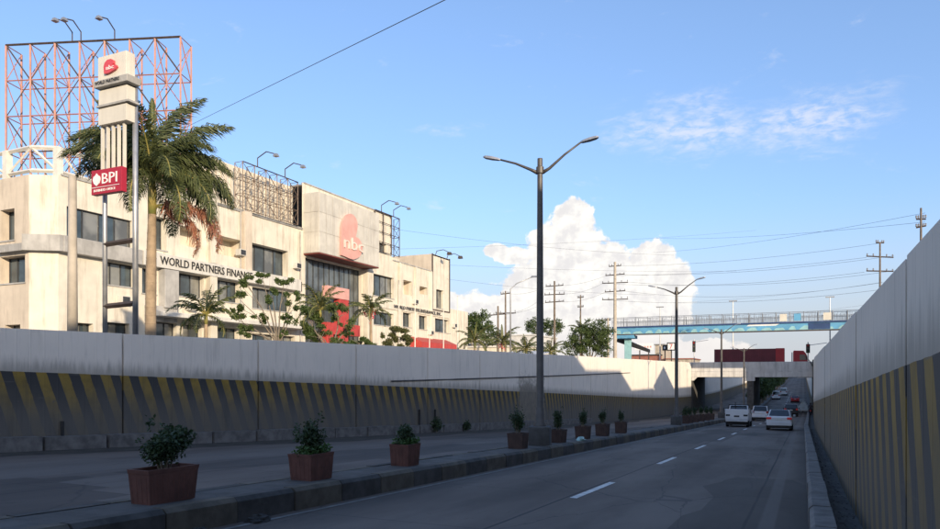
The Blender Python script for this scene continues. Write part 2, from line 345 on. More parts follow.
# ------------------------------------------------------------------ mesh helpers
class MB:
    def __init__(s): s.v = []; s.f = []; s.uv = None
    def add(s, vs, fs):
        o = len(s.v); s.v += [tuple(p) for p in vs]; s.f += [tuple(i+o for i in f) for f in fs]; return s
    def box(s, x0, x1, y0, y1, z0, z1, taper=0.0):
        cx, cy = (x0+x1)/2, (y0+y1)/2; k = 1+taper
        q = lambda x, y, t: (cx+(x-cx)*t, cy+(y-cy)*t)
        vs = [(*q(x, y, 1), z0) for x, y in ((x0,y0),(x1,y0),(x1,y1),(x0,y1))]+[(*q(x, y, k), z1) for x, y in ((x0,y0),(x1,y0),(x1,y1),(x0,y1))]
        return s.add(vs, [(3,2,1,0),(4,5,6,7),(0,1,5,4),(1,2,6,5),(2,3,7,6),(3,0,4,7)])
    def tube(s, pts, rad, n=8, cap=True):
        pts = [Vector(p) for p in pts]; k = len(pts)
        if not isinstance(rad, (list, tuple)): rad = [rad]*k
        o = len(s.v); up = None
        for i, p in enumerate(pts):
            t = (pts[min(i+1, k-1)]-pts[max(i-1, 0)]).normalized()
            a = up if up is not None else (Vector((0,0,1)) if abs(t.z) < .9 else Vector((1,0,0)))
            x = t.cross(a).normalized(); y = x.cross(t).normalized(); up = y
            for j in range(n):
                th = 2*math.pi*j/n; s.v.append(tuple(p+(x*math.cos(th)+y*math.sin(th))*rad[i]))
        for i in range(k-1):
            for j in range(n):
                a = o+i*n+j; b = o+i*n+(j+1) % n; s.f.append((a, b, b+n, a+n))
        if cap: s.f.append(tuple(o+j for j in range(n))[::-1]); s.f.append(tuple(o+(k-1)*n+j for j in range(n)))
        return s
    def bar(s, a, b, w):                      # square bar
        return s.tube([a, b], w*.7071, 4)
    def prism(s, poly, fn, d0, d1):           # poly in (u,v); fn(u,v,d) -> point
        n = len(poly); vs = [fn(u, v, d0) for u, v in poly]+[fn(u, v, d1) for u, v in poly]
        return s.add(vs, [tuple(range(n))[::-1], tuple(range(n, 2*n))]+[(i, (i+1) % n, n+(i+1) % n, n+i) for i in range(n)])
    def lathe(s, prof, c=(0,0,0), n=14):
        o = len(s.v)
        for r, z in prof:
            for j in range(n):
                th = 2*math.pi*j/n; s.v.append((c[0]+r*math.cos(th), c[1]+r*math.sin(th), c[2]+z))
        for i in range(len(prof)-1):
            for j in range(n):
                a = o+i*n+j; b = o+i*n+(j+1) % n; s.f.append((a, b, b+n, a+n))
        return s
    def mesh(s, name, off=(0,0,0), smooth=False):
        me = bpy.data.meshes.new(name); ox, oy, oz = off
        me.from_pydata([(x-ox, y-oy, z-oz) for x, y, z in s.v], [], s.f)
        if s.uv:
            l = me.uv_layers.new(name='UVMap')
            for lp in me.loops: l.data[lp.index].uv = s.uv[lp.vertex_index]
        if smooth: me.polygons.foreach_set('use_smooth', [True]*len(me.polygons))
        me.update(); return me
    def build(s, name, m, parent=None, local=False, smooth=False, bevel=0.0):
        off = (0,0,0)
        if parent is not None and not local:
            p = parent
            while p is not None: off = tuple(a+b for a, b in zip(off, p.location)); p = p.parent
        me = s.mesh(name, off, smooth); me.materials.append(M[m] if isinstance(m, str) else m)
        return link(name, me, parent, bevel)
def link(name, me, parent=None, bevel=0.0):
    o = bpy.data.objects.new(name, me); COL.objects.link(o)
    if parent is not None: o.parent = parent
    if bevel:
        b = o.modifiers.new('bevel', 'BEVEL'); b.width = bevel; b.segments = 2; b.limit_method = 'ANGLE'
    return o
def tag(o, label, cat, group=None):
    o['label'] = label; o['category'] = cat
    if group: o['group'] = group
    return o
def struct(o, kind='structure'): o['kind'] = kind; return o
def thing(name, label, cat, loc=(0,0,0), rotz=0.0, group=None):
    o = bpy.data.objects.new(name, None); COL.objects.link(o); o.location = loc; o.rotation_euler = (0, 0, rotz)
    o.empty_display_size = .3
    return tag(o, label, cat, group)
def dup(root, loc, rotz=None, label=None, scale=None):
    def cp(o, par):
        c = o.copy(); COL.objects.link(c); c.parent = par
        for ch in o.children: cp(ch, c)
        return c
    r = cp(root, None); r.location = loc
    if rotz is not None: r.rotation_euler = (0, 0, rotz)
    if label: r['label'] = label
    if scale: r.scale = (scale,)*3
    return r
def text(name, s, h, m, parent, origin, udir, vdir=(0,0,1), depth=.03, width=None, letters=False):
    """flat lettering: origin = lower left corner, world space"""
    cu = bpy.data.curves.new(name, 'FONT'); cu.body = s; cu.size = 1.0; cu.extrude = 0.0
    cu.resolution_u = 2
    t = bpy.data.objects.new(name, cu); me = bpy.data.meshes.new_from_object(t); me.name = name
    bpy.data.objects.remove(t)
    xs = [v.co.x for v in me.vertices]; ys = [v.co.y for v in me.vertices]
    x0, x1, y0, y1 = min(xs), max(xs), min(ys), max(ys)
    k = h/(y1-y0); kx = (width/(x1-x0)) if width else k
    U = Vector(udir).normalized(); V = Vector(vdir).normalized(); N = U.cross(V)
    base = MB(); n = len(me.vertices)
    pts = [Vector(origin)+U*(v.co.x-x0)*kx+V*(v.co.y-y0)*k for v in me.vertices]
    front = [p+N*depth for p in pts]
    base.v = [tuple(p) for p in front]+[tuple(p) for p in pts]
    base.f = [tuple(p.vertices) for p in me.polygons]
    # side walls on boundary edges
    cnt = {}
    for p in me.polygons:
        vs = list(p.vertices)
        for a, b in zip(vs, vs[1:]+vs[:1]): cnt[(a, b)] = 1
    for (a, b) in list(cnt):
        if (b, a) not in cnt: base.f.append((b, a, a+n, b+n))
    if not letters: return base.build(name, m, parent)
    adj = list(range(len(base.v)))
    def fd(a):
        while adj[a] != a: adj[a] = adj[adj[a]]; a = adj[a]
        return a
    for f in base.f:
        for q in f[1:]: adj[fd(q)] = fd(f[0])
    isl = {}
    for f in base.f: isl.setdefault(fd(f[0]), []).append(f)
    for fs_ in isl.values():
        ids = sorted({i for f in fs_ for i in f}); mp = {i: k for k, i in enumerate(ids)}
        q = MB(); q.v = [base.v[i] for i in ids]; q.f = [tuple(mp[i] for i in f) for f in fs_]; q.build('letter', m, parent)

# ================================================================== SETTING
# ---- road sheet (both carriageways), following the dip
ys = [-90+i*2.5 for i in range(0, 301)]
mb = MB(); mb.uv = []
for y in ys:
    xl, xr = XL(y)-.2, XR(y)+.2
    for t in range(13):
        x = lerp(xl, xr, t/12); mb.v.append((x, y, zr(y))); mb.uv.append((x-(.0 if y < 60 else (XR(y)-.78)*.8), y))
for i in range(len(ys)-1):
    for j in range(12):
        a = i*13+j; mb.f.append((a, a+1, a+14, a+13))
road = struct(mb.build('road', 'road'))
# ---- ground on both sides and beyond
mb = MB(); FAR = 3000
def strip(side):
    o = len(mb.v)
    for y in ys:
        e = XL(y)-.3 if side < 0 else XR(y)+.3
        mb.v += [(side*FAR, y, GR), (e, y, GR)]
    for i in range(len(ys)-1):
        a = o+2*i; q = (a, a+1, a+3, a+2); mb.f.append(q if side < 0 else q[::-1])
strip(-1); strip(1)
for y0, y1 in ((-FAR, ys[0]), (ys[-1], FAR)):
    mb.add([(-FAR, y0, GR), (FAR, y0, GR), (FAR, y1, GR), (-FAR, y1, GR)], [(0,1,2,3)])
struct(mb.build('ground', 'ground'))

# ---- lane dashes on the road
def rib(mb, x0, x1, y0, y1, dz, n=None):
    n = n or max(2, int((y1-y0)/2.5)+1); o = len(mb.v)
    for i in range(n+1):
        y = lerp(y0, y1, i/n); k = (XR(y)-.78)*.8 if y > 60 else 0
        mb.v += [(x0+k, y, zr(y)+dz), (x1+k, y, zr(y)+dz)]
    for i in range(n):
        a = o+2*i; mb.f.append((a, a+1, a+3, a+2))
    return mb
for k, (a, b) in enumerate([((575,498),(620,483)), ((663.5,463.8),(683.6,458)), ((705,449),(715.5,446)), ((728,440),(735,438)), ((743,435),(748,433))]):
    A, B = onroad(*a), onroad(*b)
    ym = (A[1]+B[1])/2; L = 3.0
    rib(MB(), -3.88, -3.74, ym-L/2, ym+L/2, .006).build('lane_dash', 'white_mark', road, local=True)
    last = ym
for k in range(1, 22): rib(MB(), -3.88, -3.74, last+k*9.2-1.5, last+k*9.2+1.5, .006).build('lane_dash', 'white_mark', road, local=True)
rib(MB(), -6.98, -6.89, -40, 110, .006).build('edge_line', 'line', road, local=True)

# silt and dirt washed along the foot of the left wall
mb = MB(); rr = random.Random(77)
for i in range(150):
    y = -14+i*.9; e = 2.3+rr.uniform(-.12, .12)+.35*math.sin(y*.31)+.2*math.sin(y*.83)
    mb.v += [(XL(y)+.05, y, zr(y)+.012), (XL(y)+e*.5, y, zr(y)+.010), (XL(y)+e, y, zr(y)+.005)]
for i in range(149):
    a = 3*i; mb.f += [(a, a+1, a+4, a+3), (a+1, a+2, a+5, a+4)]
mb.build('silt_strip', 'silt', road)
# ---- median with kerb blocks and paved top
KX0, KX1 = -8.35, -7.15
median = struct(rib(MB(), KX0+.2, KX1-.2, -60, 650, .345).build('median_strip', 'conc_d'))
def kerb_block(y, L, x0, x1, h, ch, m, par, sub=0.0):
    """a kerb stone with a chamfered road edge; x0..x1 with the chamfer on x1 (or x0 if ch<0)"""
    k = (XR(y)-.78)*.8 if y > 60 else 0
    x0 += k; x1 += k; q = abs(ch)
    sec = [(x0, -.15), (x1, -.15), (x1, h-q), (x1-q, h), (x0, h)] if ch > 0 else [(x0, -.15), (x1, -.15), (x1, h), (x0+q, h), (x0, h-q)]
    j = MB(); j.prism(sec, lambda u, v, d: (u, d, v+zr(d)), y+.012, y+L-.012)
    return j.build('kerb_block', m, par, local=True)
y = -6.0; i = 0
while y < 124:
    L = 1.25; m = ('kerb_y', 'kerb_k')[i % 2]
    j = rnd.uniform(-.012, .012)
    kerb_block(y, L, KX1-.24+j, KX1+j, .355+rnd.uniform(-.008, .008), .06, m, median)
    if y > -7: kerb_block(y, L, KX0, KX0+.24, .355+rnd.uniform(-.008, .008), -.06, m, median)
    y += L; i += 1
# ---- right kerb: heavy concrete blocks and the dark gutter behind
kr = struct(rib(MB(), .30, .82, -60, 650, .02).build('gutter', 'conc_d'))
y = -2.0
while y < 122:
    L = 1.9; j = rnd.uniform(-.008, .008)
    kerb_block(y, L, .08+j, .36+j, .34+rnd.uniform(-.008, .008), -.05, 'kerb_c', kr)
    y += L

# ---- retaining walls in panels
def retaining_wall(side, XF, ZT, y0, y1, step, mname, label, phase):
    w = thing('retaining_wall', label, 'wall', (XF(y0), y0, zr(y0)))
    # backing body just behind the panels
    bk = MB(); yy = [y0+i*(y1-y0)/60 for i in range(61)]
    for a, b in zip(yy, yy[1:]):
        o = len(bk.v); q = side*.10; r = side*.42
        for yv in (a, b):
            X = XF(yv); zb = min(zr(yv), GR)-.3; zt = ZT(yv)-.03
            bk.v += [(X+q, yv, zb), (X+q, yv, zt), (X+r, yv, zt), (X+r, yv, zb)]
        bk.f += [(o, o+1, o+5, o+4), (o+1, o+2, o+6, o+5), (o+2, o+3, o+7, o+6)]
    bk.build('wall_core', 'conc_d', w)
    ya = y0+phase
    while ya < y1-.5:
        yb = min(ya+step, y1); p = MB(); p.uv = []; n = 6; e = rnd.uniform(-.012, .012)
        g2 = .036; tj = rnd.uniform(-.02, .02)
        for i in range(n+1):
            yv = lerp(ya+g2, yb-g2, i/n); X = XF(yv)+e; zb = zr(yv); zt = ZT(yv)+tj
            hs = [-.2, .6, 1.4, 2.2, max(2.3, zt-zb)]
            hs = [min(h, zt-zb) for h in hs]
            for h in hs: p.v.append((X, yv, zb+h)); p.uv.append((yv, h))
            p.v.append((X+side*.09, yv, zt)); p.uv.append((yv, zt-zb+.09))
            p.v.append((X+side*.09, yv, zb-.2)); p.uv.append((yv, -.2))
        K = 7
        for i in range(n):
            for jx in range(5):
                a = i*K+jx; f = (a, a+1, a+1+K, a+K); p.f.append(f if side < 0 else f[::-1])
        for i in (0, n): p.f.append(tuple(range(i*K, i*K+K)))
        p.build('panel', mname, w)
        ya = yb
    return w
wl = retaining_wall(-1, XL, lambda y: interp(ZLT, y), -14.0, 124, 5.6, 'wall_l', 'long grey retaining wall with slanted yellow and black stripes left of the road, below the cream building', 3.3)
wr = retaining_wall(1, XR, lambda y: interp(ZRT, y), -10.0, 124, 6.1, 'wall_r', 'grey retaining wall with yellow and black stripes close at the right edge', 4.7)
wl2 = retaining_wall(-1, XL, lambda y: interp(ZLT, y), 142, 640, 12.0, 'wall_l', 'far left retaining wall seen under the road bridge beyond its dark opening', 0)
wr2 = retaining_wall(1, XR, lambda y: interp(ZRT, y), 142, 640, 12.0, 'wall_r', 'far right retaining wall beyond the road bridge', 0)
# ledge joint on the left wall and the low blocks at its foot
mb = MB()
for i in range(16):
    ya, yb = 31+i*2.9, 31+(i+1)*2.9
    o = len(mb.v)
    for yv in (ya, yb):
        X = XL(yv); z = lerp(1.50, 2.10, (yv-31)/46)
        mb.v += [(X+.004, yv, z-.045), (X+.055, yv, z-.035), (X+.055, yv, z+.02), (X+.004, yv, z+.03)]
    mb.f += [(o, o+1, o+5, o+4), (o+1, o+2, o+6, o+5), (o+2, o+3, o+7, o+6)]
mb.build('ledge', 'conc_d', wl)
y = -4.0
while y < 60:
    L = 2.05+rnd.uniform(-.1, .1)
    mb = MB(); j = rnd.uniform(.10, .16)
    mb.prism([(0,0),(1,0),(1,1),(0,1)], lambda u, v, d: (XL(d)+.02+u*(.24+j), d, zr(d)-.05+v*(.42+j*.5)), y+.05, y+L-.05)
    mb.build('base_block', 'kerb_c', wl)
    y += L
for px, py in ((61, 459), (419, 424), (434.5, 426)):      # drain pipes on the wall foot
    yv, z = onX(px, py, -19.4)
    yv = min(range(0, 600), key=lambda q: abs((470+720*(C*XL(q*.1)+S*q*.1)/(-S*XL(q*.1)+C*q*.1))-px))*.1
    MB().tube([(XL(yv)+.06, yv, zr(yv)+.35), (XL(yv)+.06, yv, zr(yv)+(1.25 if px > 100 else .9))], .05, 8).build('drain_pipe', 'trim', wl)

# ================================================================== ROAD BRIDGE
BY0, BY1 = 124.0, 142.0
br = thing('road_bridge', 'concrete road bridge with pale parapet spanning the underpass', 'bridge', (-7.7, BY0, zr(BY0)))
XA, XB = -16.8, 1.45
# girders in two spans with parapet
MB().box(XA-6, XB+6, BY0+.25, BY1-.25, 1.75, 2.45).build('deck', 'conc', br)
for (y0, y1, nm) in ((BY0, BY0+.32, 'parapet'), (BY1-.32, BY1, 'parapet')):
    MB().box(XA-1.2, XB+6, y0, y1, 2.52, 4.02).build(nm, 'conc_w', br, bevel=.03)
    for xa, xb in ((XA-.4, -8.36), (-8.32, XB+1)):
        MB().box(xa, xb, y0-.03, y1+.03, 1.58, 2.50).build('edge_girder', 'conc_w', br, bevel=.02)
for i in range(9):
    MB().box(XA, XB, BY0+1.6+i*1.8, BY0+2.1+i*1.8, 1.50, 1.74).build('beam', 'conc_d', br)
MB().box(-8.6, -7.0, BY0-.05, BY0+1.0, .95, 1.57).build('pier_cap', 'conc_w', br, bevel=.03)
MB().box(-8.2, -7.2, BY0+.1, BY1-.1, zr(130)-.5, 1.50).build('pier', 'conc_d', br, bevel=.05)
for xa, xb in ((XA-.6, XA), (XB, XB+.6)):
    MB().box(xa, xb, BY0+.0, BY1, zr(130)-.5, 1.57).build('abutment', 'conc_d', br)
MB().prism([(XA-.02,1.0),(XA+.35,1.0),(XA+.9,1.57),(XA-.02,1.57)], lambda u, v, d: (u, d, v), BY0-.02, BY0+.5).build('bracket', 'conc_w', br)
# black cable and bracket at the right end of the bridge
mb = MB(); mb.tube([(XB-.05, BY0-.4, 4.3), (XB-.02, BY0-.4, 2.6), (XB-.02, BY0-.3, -1.6)], .09, 6)
mb.tube([(XB-.9, BY0-.4, 4.6), (XB-.4, BY0-.4, 3.9), (XB-.05, BY0-.4, 3.2)], .07, 6)
tag(mb.build('cable_duct', 'trim'), 'black cable duct hanging down the right end of the road bridge', 'cable')

# ================================================================== LEFT OFFICE BUILDING
FX = -45.0
bl = thing('office_building', 'long cream three-storey office building with sign band and pink logo box', 'building', (FX, 32, GR))
def wall_holes(u0, u1, v0, v1, holes, fn, depth):
    """fn(u,v,d): d = depth behind the face"""
    us = sorted({u0, u1, *[h for x in holes for h in x[:2]]}); vs = sorted({v0, v1, *[h for x in holes for h in x[2:4]]})
    us = [u for u in us if u0 <= u <= u1]; vs = [v for v in vs if v0 <= v <= v1]
    mb = MB()
    for a, b in zip(us, us[1:]):
        for c, e in zip(vs, vs[1:]):
            cu, cv = (a+b)/2, (c+e)/2
            if any(h[0] < cu < h[1] and h[2] < cv < h[3] for h in holes): continue
            mb.add([fn(a, c, 0), fn(b, c, 0), fn(b, e, 0), fn(a, e, 0)], [(0,1,2,3)])
    for h in holes:
        a, b, c, e = h[:4]
        for p, q in (((a, c), (a, e)), ((a, e), (b, e)), ((b, e), (b, c)), ((b, c), (a, c))):
            mb.add([fn(*p, 0), fn(*q, 0), fn(*q, depth), fn(*p, depth)], [(0,1,2,3)])
    return mb
def window(par, a, b, c, e, fn, depth, cols, rows, gm='glass', fm='frame', fw=.07, blinds=False):
    fr = MB()
    def rect(x0, x1, y0, y1, d0, d1): fr.prism([(x0,y0),(x1,y0),(x1,y1),(x0,y1)], fn, d0, d1)
    rect(a, b, e-fw, e, depth-.10, depth+.02); rect(a, b, c, c+fw, depth-.10, depth+.02)
    for i in range(cols+1):
        x = lerp(a+fw/2, b-fw/2, i/cols); rect(x-fw/2, x+fw/2, c+fw+.002, e-fw-.002, depth-.095, depth+.02)
    for j in range(1, rows):
        z = lerp(c, e, j/rows); rect(a+.01, b-.01, z-fw*.35, z+fw*.35, depth-.088, depth+.015)
    w = fr.build('window', fm, par)
    for i in range(cols):
        for j in range(rows):
            x0, x1 = lerp(a, b, i/cols)+.03, lerp(a, b, (i+1)/cols)-.03; y0, y1 = lerp(c, e, j/rows)+.03, lerp(c, e, (j+1)/rows)-.03
            t = rnd.uniform(-.012, .012)
            mb = MB(); mb.add([fn(x0, y0, depth-.03+t), fn(x1, y0, depth-.03-t), fn(x1, y1, depth-.03-t), fn(x0, y1, depth-.03+t)], [(0,1,2,3)])
            mb.build('pane', 'blind' if (gm == 'glass' and rnd.random() < .32) else gm, w)
    fr2 = MB(); fr2.prism([(a-.08, c-.10), (b+.08, c-.10), (b+.08, c-.005), (a-.08, c-.005)], fn, -.07, .10); fr2.build('sill', 'grey_band', w)
    return w
fs = lambda u, v, d: (FX-d, u, v)            # street face, u = y
fe = lambda u, v, d: (u, 32+d, v)            # end face, u = x
def street(y0, y1, z0, z1, holes, m='cream', depth=.55, X=0.0, nm='wall'):
    fn = (lambda u, v, d: (FX-X-d, u, v))
    wall_holes(y0, y1, z0, z1, holes, fn, depth).build(nm, m, bl)
    for h in holes:
        if len(h) > 4 and h[4]:
            window(bl, *h[:4], fn, depth, h[4], h[5], h[6] if len(h) > 6 else 'glass')
        else:
            MB().add([fn(h[0], h[2], depth+.7), fn(h[1], h[2], depth+.7), fn(h[1], h[3], depth+.7), fn(h[0], h[3], depth+.7)], [(0,1,2,3)]).build('recess_back', 'cream', bl)
            q = MB()
            for p0, p1 in (((h[0], h[2]), (h[0], h[3])), ((h[0], h[3]), (h[1], h[3])), ((h[1], h[3]), (h[1], h[2])), ((h[1], h[2]), (h[0], h[2]))):
                q.add([fn(*p0, depth), fn(*p1, depth), fn(*p1, depth+.7), fn(*p0, depth+.7)], [(0,1,2,3)])
            q.build('recess_lining', 'cream2', bl)
# corner block, with weathered ledge below the corner window
street(32.0, 38.4, GR, 10.05, [(35.4, 38.1, 8.3, 9.95, 3, 1), (35.4, 37.6, 3.6, 5.6, 3, 2), (33.2, 34.6, 3.4, 5.4, 2, 1)], 'cream')
street(32.0, 38.4, 10.05, 15.15, [(32.6, 37.8, 11.15, 13.2, 4, 1)], 'cream', depth=.30)
MB().box(FX-.3, FX+.55, 32.02, 38.3, 10.0, 11.1).build('ledge', 'grey_band', bl, bevel=.05)
# end face
XE = -62.0; CHX, CHY = FX-1.5, 31.0
fe = lambda u, v, d: (u, CHY+d, v)
EH = [(-49.5, -48.0, 10.9, 13.0, 2), (-49.5, -46.9, 8.0, 9.8, 3), (-57, -54.5, 11.1, 13.0, 2), (-57, -54.5, 8.2, 9.9, 3), (-49.0, -47.4, 3.4, 5.2, 2)]
wall_holes(XE, CHX, GR, 15.1, [h[:4] for h in EH], fe, .7).build('wall', 'cream2', bl)
MB().add([(CHX, CHY, GR), (FX, 32, GR), (FX, 32, 15.1), (CHX, CHY, 15.1)], [(0,1,2,3)]).build('chamfer_wall', 'cream', bl)
MB().prism([(CHX+.02, CHY-.5), (FX+.5, 31.75), (FX+.5, 32.0), (CHX, CHY+.1)], lambda u, v, d: (u, v, d), 10.02, 11.08).build('ledge', 'grey_band', bl)
MB().box(CHX-3.0, CHX, CHY-.45, CHY+.1, 10.02, 10.5).build('ledge', 'grey_band', bl)
for h in EH: window(bl, *h[:4], fe, .7, h[4], 1)
MB().box(XE, FX-.4, 32.4, 38.4, 14.2, 14.4).build('roof', 'conc', bl)
# second bay
street(38.4, 45.0, GR, 10.1, [(38.7, 40.0, 8.0, 9.9, 2, 1), (41.7, 44.8, 8.15, 10.0, 3, 1), (39.4, 42.0, 3.2, 5.9, 3, 1), (42.6, 44.6, 3.2, 5.9, 2, 1)], 'cream', .5)
street(38.4, 45.0, 11.05, 16.4, [(39.2, 41.0, 11.5, 14.0, 1, 1), (42.3, 44.6, 12.2, 13.75)], 'cream', .7)
sband = MB().box(FX-.1, FX+.62, 38.35, 56.8, 10.02, 11.10).build('sign_band', 'band', bl, bevel=.02)
MB().box(FX-.05, FX+.72, 40.2, 41.55, 7.0, 9.95).build('pilaster', 'grey_band', bl, bevel=.02)
MB().box(FX-.05, FX+.55, 38.9, 41.55, 5.9, 7.1).build('balcony_panel', 'grey_band', bl, bevel=.02)
MB().box(FX-.05, FX+.60, 45.0, 45.75, GR, 10.0).build('pilaster', 'cream', bl, bevel=.02)
MB().box(FX-.05, FX+.60, 45.0, 45.75, 11.12, 16.9).build('pilaster', 'cream', bl, bevel=.02)
# third bay
street(45.0, 50.0, GR, 10.1, [(46.0, 48.9, 8.15, 9.95, 3, 1), (46.0, 48.8, 3.2, 5.9, 3, 1)], 'cream', .5)
street(45.0, 50.0, 11.05, 16.4, [(45.9, 49.4, 12.1, 13.7)], 'cream', .7)
street(50.0, 57.7, GR, 10.1, [(50.6, 56.0, 7.9, 9.8, 4, 1), (50.6, 53.8, 3.2, 5.6, 3, 2), (54.4, 56.6, 3.2, 5.6, 2, 2)], 'cream', .6)
street(50.0, 57.7, 11.05, 16.2, [(50.4, 55.6, 11.25, 13.75, 4, 1)], 'cream', .8)
MB().box(FX-.05, FX+.45, 49.2, 50.1, 11.12, 16.3).build('pilaster', 'cream2', bl, bevel=.02)
MB().box(FX-.1, FX+1.6, 39.0, 57.0, 6.25, 6.6).build('canopy', 'band', bl, bevel=.03)
# upper set-back storey with ribbed cladding
street(45.0, 57.9, 16.0, 20.6, [], 'cream', .3, X=1.3)
for k in range(22): MB().box(FX-1.3, FX-1.22, 45.15+k*.58, 45.15+k*.58+.06, 16.2, 20.55).build('rib', 'cream2', bl)
MB().box(FX-14, FX+.1, 45, 57.7, 16.2, 16.42).build('roof', 'conc', bl)
MB().add([(FX-1.3, 45, 16.2), (FX-14, 45, 16.2), (FX-14, 45, 20.6), (FX-1.3, 45, 20.6)], [(0,1,2,3)]).build('wall', 'cream2', bl)
# logo box
LX = FX+1.9
street(57.7, 70.1, GR, 13.75, [(58.2, 68.3, GR+.3, 13.6, 11, 3, 'glass2')], 'cream', .5)
street(57.7, 74.8, 13.75, 20.9, [(72.0, 73.6, 16.3, 17.4, 2, 1)], 'cream', .4)
MB().box(FX-.05, FX+.75, 68.4, 69.6, GR, 13.7).build('pilaster', 'cream', bl, bevel=.02)
lb = MB().box(FX-.1, LX, 57.9, 68.9, 13.9, 19.85).build('logo_box', 'clad', bl, bevel=.02)
MB().box(FX-.1, LX+.02, 57.95, 68.85, 13.78, 13.898).build('soffit', 'soffit', bl)
def grid_panels(us, vs, fn, par, m):
    for a, b in zip(us, us[1:]):
        for c, e in zip(vs, vs[1:]):
            q = .018; t = rnd.uniform(0, .012)
            MB().prism([(a+q,c+q),(b-q,c+q),(b-q,e-q),(a+q,e-q)], fn, 0.002, .03+t).build('cladding_panel', m, par)
grid_panels([57.92+i*1.096 for i in range(11)], [13.92, 15.95, 17.9, 19.83], lambda u, v, d: (LX+d, u, v), lb, 'clad')
grid_panels([FX, FX+.95, LX-.02], [13.92, 15.95, 17.9, 19.83], lambda u, v, d: (u, 57.9-d, v), lb, 'clad')
zz = [(85,442),(85,200),(92,160),(108,120),(130,92),(160,78),(190,88),(212,115),(226,150),(229,190),(222,240),(212,282),(238,296),(258,325),(270,365),(271,400),(262,432),(245,458),(220,474),(190,482),(160,474),(120,456)]
pl = [onX(330+a*35/309, 205+b*60/529, LX+.05) for a, b in zz]
lo = MB().prism(pl, lambda u, v, d: (LX+d, u, v), .04, .28).build('logo', 'pink', bl)
a = onX(341.5, 251.5, LX); b_ = onX(360, 251, LX)
text('logo_letters', 'nbc', 1.25, 'pinkpale', bl, (LX+.281, a[0], 14.95), (0,1,0), depth=.10, width=b_[0]-a[0]+.2)
# red entrance portal in front of the curtain wall
po = MB(); po.box(FX+.8, FX+1.5, 59.8, 60.9, GR, 6.0); po.box(FX+.8, FX+1.5, 62.1, 63.5, GR, 6.0)
po.box(FX+.78, FX+1.52, 59.8, 65.7, 6.0, 7.2); po.box(FX+.79, FX+1.51, 61.9, 63.6, 7.2, 9.7)
po.build('entrance_portal', 'red', bl, bevel=.03)
MB().box(FX+.85, FX+1.56, 59.8, 63.6, 9.72, 10.9).build('entrance_sign_top', 'pink', bl, bevel=.03)
# right part
street(70.1, 76.6, GR, 10.0, [(70.7, 75.3, 7.75, 9.25, 4, 1), (70.8, 75.2, 3.2, 5.2, 4, 1)], 'cream', .5)
street(70.1, 76.6, 10.0, 13.75, [(70.4, 75.3, 11.1, 13.6, 4, 1)], 'cream', .5)
street(74.8, 76.6, 13.75, 16.1, [], 'cream', .3, X=.01)
street(76.6, 85.2, GR, 10.4, [(77.5, 79.6, 7.9, 9.65, 2, 1), (81.6, 83.8, 7.85, 9.6, 2, 1), (78.0, 84.0, 2.9, 5.2, 5, 1)], 'cream', .5)
street(76.6, 85.2, 10.4, 15.7, [(77.6, 79.8, 11.9, 13.7), (81.8, 83.9, 12.4, 13.4)], 'cream', .5)
street(85.2, 91.2, GR, 10.4, [(86.1, 90.6, 7.75, 9.55, 4, 1), (86.0, 89.8, 2.9, 5.2, 3, 1)], 'cream', .5)
street(85.2, 90.4, 10.4, 18.1, [(86.4, 88.6, 11.0, 13.5, 2, 1)], 'cream', .5, X=-.02)
MB().box(FX-12, FX+.02, 90.4, 96.5, GR, 11.2).build('end_block', 'cream', bl, bevel=.02)
MB().add([(FX+.02, 85.2, 15.4), (FX-8, 85.2, 15.4), (FX-8, 85.2, 18.1), (FX+.02, 85.2, 18.1)], [(3,2,1,0)]).build('wall', 'cream2', bl)
MB().box(FX-8, FX+.02, 85.22, 90.38, 17.9, 18.08).build('roof', 'conc', bl)
MB().box(FX-12, FX-.3, 74.8, 85.2, 15.2, 15.35).build('roof', 'conc', bl)
MB().box(FX-14, FX-.1, 57.7, 74.8, 20.6, 20.75).build('roof', 'conc', bl)
MB().add([(FX, 74.8, 15.2), (FX-14, 74.8, 15.2), (FX-14, 74.8, 20.9), (FX, 74.8, 20.9)], [(0,1,2,3)]).build('wall', 'cream2', bl)
for q in ((85.15, 85.32), (90.25, 90.42)): MB().box(FX+.01, FX+.12, q[0], q[1], 10.6, 18.15).build('corner_trim', 'steel_d', bl)
MB().box(FX+.01, FX+.12, 85.2, 90.4, 10.55, 10.72).build('corner_trim', 'steel_d', bl)
for yv in (76.6, 80.6, 84.8): MB().box(FX-.02, FX+.22, yv-.2, yv+.2, GR, 15.65).build('pilaster', 'cream', bl, bevel=.02)
MB().prism([(0, 6.75), (1.7, 6.05), (1.7, 5.35), (0, 5.35)], lambda u, v, d: (FX+u, d, v), 79.3, 89.3).build('awning', 'red', bl)
MB().box(FX-14, FX-13.7, 32, 96, GR, 16.1).build('back_wall', 'cream2', bl)
text('sign_letters', 'WORLD PARTNERS FINANCE', .62, 'lettering', sband, (FX+.625, 39.8, 10.28), (0,1,0), depth=.06, width=10.1, letters=True)
sband2 = MB().box(FX+.005, FX+.12, 70.3, 90.2, 9.78, 10.52).build('sign_band', 'cream', bl)
text('sign_letters', 'WORLD PARTNERS INSURANCE, INC.', .48, 'lettering', sband2, (FX+.26, 74.9, 9.9), (0,1,0), depth=.05, width=12.6, letters=True)

